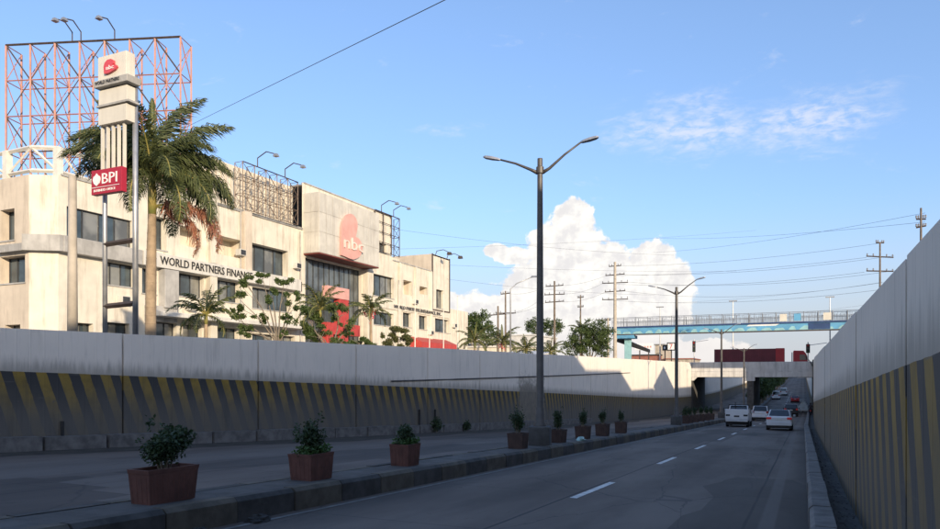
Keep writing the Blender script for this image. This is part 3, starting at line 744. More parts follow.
for yv, zv in ((36.9, 7.0), (48.9, 12.3), (56.6, 12.2), (76.0, 6.0), (80.2, 10.9), (84.4, 7.2), (91.5, 8.6), (43.2, 7.05)):   # air-conditioner units
    q = MB().box(FX-.05, FX+.52, yv-.38, yv+.38, zv, zv+.55).build('air_conditioner', 'band', bl, bevel=.02)
    MB().box(FX+.521, FX+.535, yv-.30, yv+.30, zv+.06, zv+.49).build('grille', 'frame', q)
for yv, z1 in ((38.2, 15.0), (49.0, 16.2), (57.3, 16.0), (76.3, 13.5), (85.05, 15.0)):
    MB().tube([(FX+.13, yv, GR), (FX+.13, yv, z1)], .06, 8).build('downpipe', 'grey_band', bl)
for (y0, y1, z) in ((32.2, 38.2, 15.16), (38.5, 44.9, 16.41), (75, 85.1, 15.71), (58, 74.7, 20.91)):
    MB().box(FX-.35, FX+.08, y0, y1, z-.02, z+.10).build('coping', 'grey_band', bl)
# ---- roof steelwork: large billboard frame, white truss, the two smaller frames
def lattice(name, label, A, B, z0, z1, nc, nr, depth, mv, md, t=.16, diag=True, lamps=0, lq=None, back=False):
    """open billboard frame from A to B (x,y), two planes deep"""
    A, B = Vector((*A, 0)), Vector((*B, 0)); U = (B-A).normalized(); N = Vector((U.y, -U.x, 0))
    r = thing(name, label, 'billboard frame', (A.x, A.y, z0))
    P = lambda i, z, d: tuple(A+(B-A)*(i/nc)-N*d+Vector((0, 0, z)))
    for i in range(nc+1):
        for d in (0, depth): MB().bar(P(i, z0, d), P(i, z1, d), t).build('upright', mv, r)
        mb = MB()
        for j in range(nr):
            za, zb = lerp(z0, z1, j/nr), lerp(z0, z1, (j+1)/nr)
            mb.bar(P(i, za, 0), P(i, zb, depth) if j % 2 == 0 else P(i, zb, 0), t*.5); mb.bar(P(i, zb, 0), P(i, zb, depth), t*.5)
            mb.bar(P(i, za, depth), P(i, zb, 0), t*.5)
        mb.build('side_brace', mv, r)
    for j in range(nr+1):
        z = lerp(z0, z1, j/nr)
        MB().bar(P(0, z, -.02), P(nc, z, -.02), t*(1.0 if j == nr else .6)).build('rail', md if j in (nr, 2) else mv, r)
        if j < nr: MB().bar(P(0, z, depth), P(nc, z, depth), t*.55).build('rail', mv, r)
    if diag:
        mb = MB()
        for i in range(nc):
            for j in range(0, nr):
                za, zb = lerp(z0, z1, j/nr), lerp(z0, z1, (j+1)/nr)
                if (i+j) % 2: mb.bar(P(i, za, .02), P(i+1, zb, .02), t*.5)
                else: mb.bar(P(i, zb, .02), P(i+1, za, .02), t*.62)
        mb.build('diagonal_brace', md, r)
        if back:
            mb = MB()
            for i in range(nc):
                for j in range(nr):
                    za, zb = lerp(z0, z1, j/nr), lerp(z0, z1, (j+1)/nr)
                    if (i+j) % 2 == 0: mb.bar(P(i, za, depth), P(i+1, zb, depth), t*.4)
                    else: mb.bar(P(i, zb, depth), P(i+1, za, depth), t*.4)
            mb.build('diagonal_brace', mv, r)
    for k in range(lamps):
        q = lq[k] if lq else (k+.5)/lamps*nc; a = Vector(P(q, z1, 0)); n3 = N*1.0
        mb = MB(); mb.tube([a, a+Vector((0,0,.8)), a+n3*1.0+Vector((0,0,1.25)), a+n3*1.9+Vector((0,0,.95))], .05, 6)
        l = mb.build('lamp_arm', 'steel_d', r)
        e = a+n3*2.1+Vector((0,0,.8)); MB().box(e.x-.22, e.x+.22, e.y-.22, e.y+.22, e.z-.13, e.z+.12, -.4).build('floodlight', 'galv', l)
    return r
# big frame stands on the roof, turned towards oncoming traffic
def at_z(px, zc): Xc = (px-CX)/F*zc; return Xc*C-zc*S, Xc*S+zc*C
A = at_z(6, 60.0); B = at_z(180.5, 58.5)
lattice('billboard_frame', 'tall bare red and white steel billboard frame on the left roof', A, B, 14.4, 1.75+(376-44)/12.05, 7, 5, 1.8, 'steel_r', 'steel_d', .14, True, 3, (2.7, 3.05, 4.4), True)
b2 = lattice('billboard_frame', 'small dark steel billboard frame on the middle of the cream building roof', (FX+.35, 49.0), (FX+.35, 56.6), 16.45, 20.6, 5, 3, .9, 'steel_m', 'steel_d', .075, True, 2)
b3 = lattice('billboard_frame', 'narrow steel billboard frame at the roof step right of the pink logo', (FX+.2, 70.8), (FX+.2, 76.3), 16.3, 20.95, 3, 4, .8, 'steel_d', 'steel_d', .09, False, 2)
b4 = thing('roof_floodlight', 'curved floodlight arms on top of the far right roof tower of the cream building', 'floodlight', (FX, 87, 18.1))
for yv in (86.2, 89.6):
    l = MB().tube([(FX, yv, 18.05), (FX+.2, yv, 18.6), (FX+1.2, yv, 18.7), (FX+2.0, yv, 18.3)], .05, 6).build('lamp_arm', 'steel_d', b4)
    MB().box(FX+1.8, FX+2.4, yv-.25, yv+.25, 17.95, 18.3, -.3).build('floodlight', 'steel_d', l)
# white truss along the roof edges at the corner
tr = thing('roof_truss', 'white steel tube truss along the roof edge at the left corner of the cream building', 'truss', (FX, 32, 15.1))
def trussline(P0, P1, z0, z1a, z1b, n):
    P0, P1 = Vector(P0), Vector(P1)
    pt = lambda t, z: (lerp(P0.x, P1.x, t), lerp(P0.y, P1.y, t), z)
    MB().bar(pt(0, z1a), pt(1, z1b), .22).build('top_chord', 'steel_w', tr); MB().bar(pt(0, z0+.35), pt(1, z0+.35), .20).build('bottom_chord', 'steel_w', tr)
    mb = MB()
    for i in range(n):
        a, b = i/n, (i+1)/n
        za, zb = lerp(z1a, z1b, a), lerp(z1a, z1b, b)
        mb.bar(pt(a, z0+.35), pt(b, zb), .13) if i % 2 else mb.bar(pt(a, za), pt(b, z0+.35), .13)
    mb.build('web', 'steel_w', tr)
trussline((CHX-.2, 31.3), (FX-.3, 32.2), 15.1, 17.0, 17.0, 1)
trussline((FX-.3, 32.2), (FX-.3, 38.6), 15.1, 17.0, 16.9, 4)
trussline((CHX-.2, 31.3), (FX-12, 31.3), 15.1, 17.0, 16.9, 4)
for p in ((FX-.3, 32.2), (FX-4.2, 31.3), (FX-.3, 38.4)): MB().box(p[0]-.22, p[0]+.22, p[1]-.22, p[1]+.22, 14.9, 17.05).build('post', 'steel_w', tr)

# ================================================================== SIGN PYLON
SY = 18.4
px_ = lambda p, q: onY(p, q, SY)
sp = thing('sign_pylon', 'tall twin-pole sign pylon with pink logo panel and red bank sign', 'sign', (px_(113, 335)[0], SY, GR))
xl_, xr_ = px_(99.0, 200)[0], px_(129.5, 200)[0]
ztop = 15.3
zpt = px_(104, 80)[1]
MB().tube([(xl_, SY+.25, GR), (xl_, SY+.25, zpt)], .085, 10).build('pole', 'galv', sp, smooth=True)
MB().tube([(xr_, SY+.25, GR), (xr_, SY+.25, zpt)], .095, 12).build('pole', 'galv', sp, smooth=True)
def signbox(xa, xb, z0, z1, m, nm, dy=.18, t=.36, bev=.01):
    return MB().box(xa, xb, SY-dy, SY-dy+t, z0, z1).build(nm, m, sp, bevel=bev)
x0, x1 = px_(104, 70)[0], px_(131.5, 70)[0]
zt, zb_ = px_(104, 66)[1], px_(104, 83)[1]
pb = signbox(x0, x1+.03, zb_-.05, zt+.2, 'signface', 'logo_panel', .25, .38)
lw = x1-x0
lp = [(.30,.12),(.28,.55),(.32,.78),(.42,.92),(.55,.92),(.64,.80),(.64,.62),(.60,.55),(.72,.50),(.76,.38),(.70,.24),(.55,.14),(.42,.10)]
MB().prism([(x0+lw*a, zb_+(zt-zb_)*(.1+b*.95)) for a, b in lp], lambda u, v, d: (u, SY-.25-d, v), .01, .09).build('logo', 'pinkred', sp)
text('logo_letters', 'nbc', .15, 'white', sp, (x0+lw*.39, SY-.345, zb_+(zt-zb_)*.38), (1,0,0), depth=.015, width=lw*.27)
MB().box(x0-.12, x1+.16, SY-.33, SY+.26, zb_-.30, zb_-.06, .06).build('ledge_cap', 'grey_band', sp, bevel=.02)
text('strip_letters', 'WORLD PARTNERS', .11, 'lettering', sp, (x0-.02, SY-.36, zb_-.22), (1,0,0), depth=.012, width=lw*.88)
z2 = px_(104, 108)[1]; z3 = px_(104, 127)[1]
signbox(x0-.06, x1-.02, z2+.03, zb_-.36, 'signface', 'blank_panel'); signbox(x0-.08, x1-.04, z3, z2-.10, 'signface', 'blank_panel')
MB().box(x0-.12, x1+.12, SY-.24, SY+.24, z2-.06, z2+.01).build('ledge_cap', 'grey_band', sp)
z4, z5 = px_(100, 173)[1], px_(100, 197)[1]
for k in range(5):
    xx = lerp(xl_+.2, xr_-.25, k/4); MB().box(xx-.04, xx+.04, SY-.05, SY+.05, z4, z3).build('slat', 'signface', sp)
bp = signbox(xl_-.02, xr_-.04, z5, z4, 'redsign', 'bank_sign', .30, .22, .01)
ww = xr_-.04-xl_; hh = z4-z5
text('bank_letters', 'BPI', hh*.42, 'white', sp, (xl_+ww*.36, SY-.302, z5+hh*.40), (1,0,0), depth=.02, width=ww*.50)
MB().prism([(xl_+ww*(.05+.26*a), z5+hh*(.34+.52*b)) for a, b in ((.15,.2),(.0,.5),(.1,.75),(.3,.82),(.5,1.0),(.7,.82),(.9,.75),(1.0,.5),(.85,.2),(.5,.0))], lambda u, v, d: (u, SY-.30-d, v), .002, .025).build('crest', 'white', sp)
MB().box(xl_+ww*.02, xr_-.12-ww*.02, SY-.318, SY-.302, z5+hh*.27, z5+hh*.29).build('rule', 'white', sp)
text('small_letters', 'BUSINESS OFFICE', hh*.10, 'white', sp, (xl_+ww*.08, SY-.302, z5+hh*.10), (1,0,0), depth=.015, width=ww*.72)
for zz_ in (onY(112, 305, SY)[1], onY(112, 242, SY)[1]): MB().bar((xl_, SY+.25, zz_), (xr_, SY+.25, zz_+.05), .14).build('cross_bar', 'steel_d', sp)

# ================================================================== POLES
def concrete_pole(px, top, base_r, X, label, m='pole_conc', h=None):
    yv, zt = onX(px, top, X)
    r = thing('utility_pole', label, 'pole', (X, yv, GR))
    MB().tube([(X, yv, GR-.2), (X, yv, zt)], [base_r, base_r*.72], 12).build('shaft', m, r, smooth=True)
    return r, yv, zt
concrete_pole(72.5, 176, .19, -24.6, 'beige concrete pole without arms in front of the left corner of the cream building')
concrete_pole(136.5, 205, .07, -26.5, 'slim white pole between the sign pylon and the royal palm', 'steel_w')
for k, (px, tp) in enumerate(((399, 284), (415, 287), (429.5, 326), (443.5, 294), (457.5, 297))):
    X = -33.0; yv, zt = onX(px, tp, X)
    r = thing('flagpole', ['slim bare flagpole before the right bays of the cream building, leftmost of the row', 'slim bare flagpole second from the left in the row before the red awning', 'short slim pole in the middle of the row before the red awning', 'slim bare flagpole before the end tower of the cream building', 'slim bare flagpole at the far right corner of the cream building'][k], 'flagpole', (X, yv, GR), group='flagpoles before the cream building')
    MB().tube([(X, yv, GR), (X, yv, zt)], [.06, .04], 8).build('shaft', 'steel_w', r); MB().lathe([(0, .0), (.08, .06), (0, .14)], (X, yv, zt), 8).build('finial', 'steel_w', r)

# street lamps on the median
def double_lamp(loc, H, label):
    r = thing('street_lamp', label, 'street lamp', loc, 0, 'double-arm lamps along the median')
    MB().prism([(-.34,-.34),(.34,-.34),(.34,.34),(-.34,.34)], lambda u, v, d: (u, v, d), -.1, .62).build('plinth', 'conc_d', r, local=True, bevel=.04)
    MB().lathe([(.22,.62),(.22,.66),(.17,.75),(.14,1.2),(.118,1.25),(.115,4),(.085,H-.03),(.085,H),(0,H)], n=14).build('shaft', 'lamp_pole', r, local=True, smooth=True)
    MB().lathe([(.10,H-.50),(.125,H-.48),(.125,H-.28),(.10,H-.26)], n=14).build('collar', 'lamp_pole', r, local=True)
    for s, rise in ((-1, .48), (1, .95)):
        z0 = H-.40
        a = MB().tube([(s*.08, 0, z0-.06), (s*.30, 0, z0+.06), (s*.8, 0, z0+.10+rise*.40), (s*1.35, 0, z0+.06+rise*.84)], [.065,.05,.036,.03], 8).build('arm', 'lamp_pole', r, local=True, smooth=True)
        e = Vector((s*1.30, 0, z0+.05+rise*.82)); w = MB()
        prof = [(0,.03,.03),(.08,.09,.045),(.3,.12,.06),(.5,.11,.05),(.58,.04,.025)]
        o = 0
        for q, wy, hz_ in prof:
            zc_ = e.z+q*.22; xx = e.x+s*q
            w.v += [(xx, -wy, zc_-hz_*.5), (xx, wy, zc_-hz_*.5), (xx, wy*.7, zc_+hz_), (xx, -wy*.7, zc_+hz_)]
        for i in range(len(prof)-1):
            for j in range(4):
                a0 = 4*i+j; b0 = 4*i+(j+1) % 4; w.f.append((a0, b0, b0+4, a0+4))
        w.f += [(0,1,2,3), (16,17,18,19)]
        w.build('lamp_head', 'galv', a, local=True)
    return r
MX = -7.75
lamps = []
for k, (px, lab) in enumerate(((540, 'tall double-arm street lamp nearest the camera on the median'), (676.5, 'double-arm street lamp second from the camera on the median'), (721.5, 'third double-arm street lamp, before the road bridge parapet'), (744, 'farthest double-arm street lamp, close before the road bridge'))):
    u = (px-CX)/F; X = MX; yv = (u*(-S*X)-C*X)/(S-u*C)
    if k == 3: yv = min(yv, 121.0)
    if k == 0:
        L0 = double_lamp((X, yv, zr(yv)+.345), 9.3, lab)
    else:
        q = dup(L0, (X, yv, zr(yv)+.345), 0, lab)
L0.rotation_euler = (0, 0, R(12))

# ================================================================== PLANTERS
def leaves(mb, pts, size, rr, flat=.0):
    for p in pts:
        s = size*rr.uniform(.6, 1.25)
        a = Vector((rr.gauss(0,1), rr.gauss(0,1), rr.gauss(0,1)+flat)).normalized(); b = a.orthogonal().normalized()
        b = (Matrix.Rotation(rr.uniform(0, 6.28), 3, a) @ b); c = a.cross(b)
        p = Vector(p); tip = p+b*s; m1 = p+b*s*.45+c*s*.28+a*s*.08; m2 = p+b*s*.45-c*s*.28+a*s*.08
        o = len(mb.v); mb.v += [tuple(p), tuple(m1), tuple(tip), tuple(m2)]; mb.f.append((o, o+1, o+2, o+3))
def clump_pts(n, blobs, rr, hollow=.55):
    out = []; w = [b[3]*b[4]*b[5] if len(b) > 5 else b[3]**3 for b in blobs]
    for _ in range(n):
        b = rr.choices(blobs, w)[0]; rx, ry, rz = (b[3], b[4], b[5]) if len(b) > 5 else (b[3],)*3
        v = Vector((rr.gauss(0,1), rr.gauss(0,1), rr.gauss(0,1))).normalized()*(hollow+(1-hollow)*rr.random()**.6)*rr.choice((1,1,1,.9,1.12))
        out.append((b[0]+v.x*rx, b[1]+v.y*ry, b[2]+v.z*rz))
    return out
def planter(loc, w, dpt, h, kind, bush, label, rotz=0.0, nleaf=900, pm='pot'):
    r = thing('planter', label, 'planter', loc, rotz, 'planters on the median')
    rr = random.Random(hash(label) % 1000 + int(loc[1]*10))
    tp = 1.0; bt = .89
    def ring(k, z, inset=0.0):
        a, b = w/2*k-inset, dpt/2*k-inset
        return [(-a,-b,z),(a,-b,z),(a,b,z),(-a,b,z)]
    mb = MB(); rings = [ring(bt, 0), ring(lerp(bt, tp, .88), h*.88), ring(1.0, h*.885), ring(1.02, h), ring(1.02, h, .035), ring(1.0, h-.07, .045)]
    for q in rings: mb.v += q
    for i in range(len(rings)-1):
        for j in range(4):
            a0 = 4*i+j; b0 = 4*i+(j+1) % 4; mb.f.append((a0, b0, b0+4, a0+4))
    mb.f.append((3,2,1,0))
    mb.build('pot', pm, r, local=True, bevel=.012)
    # vertical flutes on the faces
    n = max(6, int(w/.085)); fl = MB()
    for i in range(n):
        t = (i+.5)/n*2-1
        for sgn in (-1, 1):
            a = (t*w/2*bt, sgn*dpt/2*bt, .03); b = (t*w/2*.96, sgn*dpt/2*.965, h*.84); fl.bar(a, b, .015)
    for i in range(max(4, int(dpt/.085))):
        t = (i+.5)/max(4, int(dpt/.085))*2-1
        for sgn in (-1, 1): fl.bar((sgn*w/2*bt, t*dpt/2*bt, .03), (sgn*w/2*.965, t*dpt/2*.96, h*.84), .015)
    fl.build('flutes', pm, r, local=True)
    MB().add(ring(.99, h-.07, .04), [(0,1,2,3)]).build('soil', 'soil', r, local=True)
    bs = []
    bw, bh = bush
    r.rotation_euler = (rr.uniform(-.012, .012), rr.uniform(-.012, .012), rotz)
    for _ in range(8):
        a = rr.uniform(0, 6.28); q = rr.uniform(.5, 1.0)*bw
        bs.append((math.cos(a)*q, math.sin(a)*q*.6, h+bh*rr.uniform(.25, 1.15), bw*rr.uniform(.12, .24), bw*rr.uniform(.12, .22), bh*rr.uniform(.12, .26)))
    for _ in range(9):
        a = rr.uniform(0, 6.28); q = rr.uniform(.1, .55)*bw
        bs.append((math.cos(a)*q, math.sin(a)*q*.7, h+bh*rr.uniform(.30, .80), bw*rr.uniform(.32, .5), bw*rr.uniform(.28, .42), bh*rr.uniform(.2, .33)))
    bs.append((rr.uniform(-.1,.1)*bw, 0, h+bh*.40, bw*.62, bw*.5, bh*.38))
    mb = MB(); leaves(mb, clump_pts(nleaf, bs, rr, .3), .06 if kind != 'far' else .10, rr, .3)
    mb.build('shrub', 'shrub', r, local=True)
    st = MB()
    for _ in range(6):
        a = rr.uniform(0, 6.28); st.tube([(math.cos(a)*.05, math.sin(a)*.05, h-.1), (math.cos(a)*bw*.35, math.sin(a)*bw*.3, h+bh*.55)], [.018, .008], 5)
    st.build('stems', 'bark', r, local=True)
    if kind == 'herb':
        mb = MB(); leaves(mb, clump_pts(700, [(0,0,h+.04,w*.56,dpt*.56,.11),(w*.3,-.1,h+.05,.18,.15,.10)], rr, .2), .065, rr, .6); struct(mb.build('trailing_plant', 'herb', r, local=True), 'stuff')
    return r
PL = [(164, 6.9, .84, .38, .46, 'box', (.46, .56), 'wide reddish trough planter with a bushy dark shrub nearest the camera', 2600, 'pot'),
      (311.5, 9.9, .62, .50, .46, 'herb', (.36, .56), 'reddish planter with a shrub and bright trailing plant, second from the camera', 1800, 'pot'),
      (405, 12.9, .54, .46, .47, 'herb', (.26, .40), 'reddish planter with low bright green plants, third from the camera', 1200, 'pot'),
      (518, 0, .50, .50, .47, 'x', (.34, .62), 'square brown planter with a rounded shrub just left of the nearest street lamp', 1500, 'pot2'),
      (558, 0, .50, .48, .46, 'x', (.27, .66), 'square brown planter with an upright shrub just right of the nearest street lamp', 1300, 'pot2'),
      (583, 0, .52, .50, .50, 'x', (.24, .55), 'square brown planter beside the pale green bag', 1100, 'pot2'),
      (602.5, 0, .52, .50, .52, 'x', (.23, .52), 'square brown planter second from the right of the group before the second lamp', 1000, 'pot2'),
      (621, 0, .54, .52, .54, 'x', (.23, .52), 'square brown planter rightmost of the group before the second lamp', 1000, 'pot2')]
for px, py, w, dp, h, kd, bush, lab, n, pm in PL:
    X = -7.75; Y = onX(px, 0, X)[0]; Z = zr(Y)+.345
    planter((X, Y, Z), w, dp, h, kd, bush, lab, R(90) if kd == 'box' else R(90+rnd.uniform(-6, 6)), n, pm)
for k, px in enumerate((685, 689.5, 695, 701, 706.5, 711)):
    u = (px-CX)/F; X = -7.75; yv = (u*(-S*X)-C*X)/(S-u*C)
    planter((X, yv, zr(yv)+.345), .62, .6, .58, 'far', (.30, .62), ['first','second','third','fourth','fifth','last'][k]+' dark planter of the far row beyond the second street lamp', R(90), 500, 'pot2')

# ================================================================== VEGETATION
def frond(L, droop, width, n, rr, stiff=1.0, lw=.030):
    """one palm leaf along +X; returns rachis MB and leaflet MB"""
    pts = []; a = 0.0; p = Vector((0,0,0)); ang = 0.0
    for i in range(15):
        t = i/14; pts.append(p.copy()); ang = -droop*t**1.5; p = p+Vector((math.cos(ang), 0, math.sin(ang)))*L/14
    lf = MB()
    for i in range(n):
        t = .12+.88*i/n; k = t*14; a0 = pts[min(int(k), 13)].lerp(pts[min(int(k)+1, 14)], k-int(k)); tg = (pts[min(int(k)+1, 14)]-pts[min(int(k), 13)]).normalized()
        ll = width*(math.sin(math.pi*min(1, .18+.80*t))**.7)*rr.uniform(.8, 1.1)
        for s in (-1, 1):
            side = Vector((0, s, 0)); up = tg.cross(side)*(-s if False else 1)
            ja = stiff*.18; d1 = (side*.80+tg*.55+Vector((rr.gauss(0,ja), rr.gauss(0,ja), rr.uniform(-.25,.45)))).normalized(); d2 = (side*.55+tg*.45+Vector((rr.gauss(0,ja), rr.gauss(0,ja), -.75*stiff+rr.uniform(-.3,.4)))).normalized(); d3 = (side*.22+tg*.3+Vector((rr.gauss(0,ja*1.4), rr.gauss(0,ja*1.4), -1.0*stiff))).normalized()
            w = lw+.012*rr.random(); wv = tg*w
            q1 = a0+d1*ll*.38; q2 = q1+d2*ll*.34; q3 = q2+d3*ll*.28; o = len(lf.v)
            lf.v += [tuple(a0-wv*.5), tuple(a0+wv*.5), tuple(q1-wv), tuple(q1+wv), tuple(q2-wv*.8), tuple(q2+wv*.8), tuple(q3)]
            lf.f += [(o, o+1, o+3, o+2), (o+2, o+3, o+5, o+4), (o+4, o+5, o+6)]
    ra = MB().tube(pts, [.045*(1-.8*i/14)+.006 for i in range(15)], 5)
    return ra, lf
def palm(loc, H, r0, label, L, nf, seed, group, crownshaft=1.6, wid=.75, dead=None, nl=46, spear=True, fruit=False, elevs=None, group_name=None):
    rr = random.Random(seed)
    r = thing('palm_tree', label, 'palm', loc, 0, group)
    lean = (rr.uniform(-.02, .02)*H, rr.uniform(-.02, .02)*H)
    pr = [(0, 1.25), (.04, 1.05), (.3, 1.0), (.6, .98), (.9, .80), (1.0, .70)]
    tk = MB().tube([(lean[0]*t*t, lean[1]*t*t, t*H) for t, _ in pr], [r0*k for _, k in pr], 14).build('trunk', 'palmbark', r, local=True, smooth=True)
    rg = MB(); k = int(H/.33)
    for i in range(k):
        t = (i+.5)/k; kk = interp(pr, t)*r0; rg.lathe([(kk*.99,-.03),(kk*1.035,0),(kk*.99,.03)], (lean[0]*t*t, lean[1]*t*t, t*H), 14)
    struct(rg.build('leaf_scars', 'palmbark', tk, local=True), 'stuff')
    if crownshaft: MB().tube([(lean[0], lean[1], H-.05), (lean[0], lean[1], H+crownshaft*.5), (lean[0], lean[1], H+crownshaft)], [r0*.78, r0*.85, r0*.35], 12).build('crownshaft', 'shaft', r, local=True, smooth=True)
    top = Vector((lean[0], lean[1], H+crownshaft*.92))
    protos = []
    for q in range(3):
        ra, lf = frond(L*rr.uniform(.92, 1.08), (1.25, 1.7, 2.1)[q], wid, nl, rr, 1.0 if nl < 100 else 1.7, .030 if nl < 100 else .020); protos.append((ra.mesh('frond_rachis'), lf.mesh('frond')))
        protos[-1][0].materials.append(M['shaft']); protos[-1][1].materials.append(M['palm'])
    def put(az_, el_, pro, sc=1.0, mt=None, z=0.0, nm='frond'):
        me = pro[1]
        if mt:
            me = me.copy(); me.materials.clear(); me.materials.append(M[mt])
        o = link(nm, me, r); o.location = top+Vector((0,0,z)); o.rotation_euler = (0, -el_, az_); o.scale = (sc,)*3
        c = link('rachis', pro[0], o)
    for i in range(nf):
        if elevs: az_, el_, q, sc = elevs[i]; put(R(az_), R(el_), protos[q], sc)
        else:
            az_ = i*2.39996+rr.uniform(-.25, .25); t = i/nf; put(az_, R(lerp(68, -8, t)+rr.uniform(-8, 8)), protos[0 if t < .35 else 1 if t < .75 else 2], rr.uniform(.85, 1.05), z=-.1*t)
    if spear: put(rr.uniform(0, 6), R(86), (frondspear[0], frondspear[1]), L/4.3)
    for az_, el_, sc in (dead or []): put(R(az_), R(el_), protos[2], sc, 'deadpalm', -crownshaft*.75, 'dead_frond')
    if fruit:
        mb = MB()
        for _ in range(60):
            p = Vector((rr.gauss(0,.22), rr.gauss(0,.22), rr.gauss(0,.2)-.35))+top; mb.lathe([(0,-.07),(.06,0),(0,.07)], tuple(p), 6)
        struct(mb.build('fruit_cluster', 'pinkred', r, local=True), 'stuff')
    return r
_ra, _lf = frond(3.3, .35, .42, 50, random.Random(3), .2); frondspear = (_ra.mesh('spear_rachis'), _lf.mesh('spear_leaf')); frondspear[0].materials.append(M['shaft']); frondspear[1].materials.append(M['palm'])
PX = -24.5; yv, zb = onX(150.5, 190, PX)
# azimuth in degrees (0 = +X), elevation, prototype, scale
EL = [(40,84,0,1.0),(220,80,0,.9),(130,74,0,.95),(5,48,1,.95),(80,52,1,.95),(265,50,1,.95),(185,38,1,1.0),(35,18,1,1.0),(25,34,1,1.0),(62,20,1,1.05),(95,38,1,1.0),(150,30,1,1.0),(200,36,1,1.0),(235,40,1,1.0),(215,56,1,1.05),(195,50,1,1.0),(285,30,1,1.0),(330,22,1,1.0),(45,62,0,1.0),(170,64,0,.95),(300,66,0,.9),(10,6,2,1.0),(70,0,2,1.0),(120,4,2,.95),(300,2,2,.9),(345,-2,2,.9)]
palm((PX, yv, GR), zb-GR-.95, .215, 'tall royal palm with one reddish dead frond beside the sign pylon', 4.0, len(EL), 5, None, 1.7, 1.25, [(28, 8, .95), (42, -8, .75)], 130, True, False, EL)
def small_palm(px, ytop, X, label, L, seed, r0=.12, shaft=.5, nf=13, fruit=False, wid=.6, group='small palms along the service road'):
    yv, zt = onX(px, ytop, X); H = max(.8, zt-GR-shaft-.6)
    return palm((X, yv, GR), H, r0, label, L, nf, seed, group, shaft, wid, None, 34, True, fruit)
small_palm(206, 303, -32.0, 'small palm with yellowish arching fronds below the sign band of the cream building', 2.4, 11, .13, .6)
small_palm(320, 300, -33.0, 'young palm with dense upright fronds before the red entrance of the cream building', 2.7, 12, .14, .6, 16)
small_palm(371, 302, -31.0, 'palm with a red fruit cluster right of the red entrance', 2.3, 13, .12, .5, 13, True)
small_palm(475, 335, -30.0, 'palm just past the far end of the cream building', 2.6, 14, .14, .4, 14)
small_palm(502, 336, -28.0, 'palm with drooping fronds and a reddish skirt before the utility poles', 2.5, 15, .13, .4, 14, True)
small_palm(526, 344, -27.0, 'low palm just left of the nearest lamp post', 2.4, 16, .12, .3, 12)
small_palm(550, 346, -27.0, 'low palm just right of the nearest lamp post', 2.4, 17, .12, .3, 12)
small_palm(582, 325, -27.5, 'palm rising over the leafy tree left of the tall utility pole', 2.4, 18, .14, .4, 13)

def tree(px, X, label, blobs_px, nleaf, lsize, seed, m='tree', trunk=.16, group=None, forks=5, name='leafy_tree', hollow=.35, yfix=None):
    """blobs_px: (px, py, rpx, rpy) crown lobes on the plane X"""
    rr = random.Random(seed)
    yv, _ = onX(px, 340, X); zc = -S*X+C*yv; k = zc/F
    r = thing(name, label, 'tree', (X, yv, GR), 0, group)
    bs = []
    for bx, by, rx, ry in blobs_px:
        # lobes stay in a plane square to the sight line through the trunk
        du = (bx-px)*k; z = CZ+(HY-by)*k
        bs.append((X+du*C, yv+du*S, z, rx*k, rx*k, ry*k))
    st = MB(); zt = max(b[2] for b in bs)
    base = Vector((X, yv, GR-.1)); fork = Vector((X+rr.uniform(-.1,.1), yv, lerp(GR, min(b[2]-b[5] for b in bs), .75)))
    st.tube([base, base.lerp(fork, .5)+Vector((.04,.05,0)), fork], [trunk*1.2, trunk, trunk*.85], 9)
    for b in bs:
        e = Vector(b[:3]); mid = fork.lerp(e, .55)+Vector((rr.uniform(-.2,.2), rr.uniform(-.2,.2), .15))
        st.tube([fork, mid, e], [trunk*.6, trunk*.35, trunk*.14], 6)
        for _ in range(forks):
            v = Vector((rr.gauss(0,1), rr.gauss(0,1), rr.gauss(0,1))).normalized(); q = Vector((e.x+v.x*b[3]*.9, e.y+v.y*b[4]*.9, e.z+v.z*b[5]*.9)); st.tube([mid.lerp(e, rr.random()), q], [trunk*.2, trunk*.06], 4)
    st.build('trunk', 'bark', r)
    # split every lobe into small tufts so that gaps stay open
    tufts = []
    for b in bs:
        nt_ = max(6, int(14*b[3]*b[5])) if len(bs) < 6 else max(5, int(9*b[3]*b[5]))
        for p in clump_pts(nt_, [b], rr, hollow): tufts.append((*p, *( (rr.uniform(.22, .42)*min(b[3], 1.8),)*2 ), rr.uniform(.18, .32)*min(b[5], 1.8)))
    mb = MB(); leaves(mb, clump_pts(int(nleaf*2.0), tufts, rr, .15), lsize*.66, rr, .4)
    mb.build('crown', m, r)
    return r
# airy tree before the third bay
tree(279, -30.5, 'airy small tree with sparse leaf tufts and crooked branches before the cream building', [(246,282,9,9),(262,275,9,7),(284,282,9,8),(240,300,9,10),(272,296,8,8),(292,300,9,10),(235,318,9,8),(258,318,8,7),(288,318,7,7),(246,332,10,7),(281,334,6,5)], 3200, .26, 21, 'tree', .10, None, 2, hollow=.1)
tree(330, -32.0, 'leafy tree with red-orange flowers before the red entrance', [(308,318,12,14),(338,312,10,12),(350,326,10,10),(318,334,14,10),(344,340,14,7)], 3600, .28, 22, 'tree', .13)
tree(362, -29.0, 'low leafy shrub growing on the service road left of the round bush', [(356,342,10,6),(372,344,8,6)], 1500, .24, 27, 'tree', .08, name='garden_shrub')
tree(394, -28.0, 'round reddish-green bush on the wall side of the service road', [(386,339,9,9),(398,336,12,11),(404,343,9,7)], 2600, .22, 23, 'tree2', .10, name='garden_shrub')
tree(474, -48.0, 'broad green tree behind the far end of the cream building', [(466,328,14,14),(478,322,14,13),(488,334,10,12)], 3600, .5, 24, 'tree', .25)
tree(545, -62.0, 'dark round tree behind the white shed near the nearest lamp post', [(535,326,11,9),(552,327,12,9)], 2600, .6, 25, 'tree', .3)
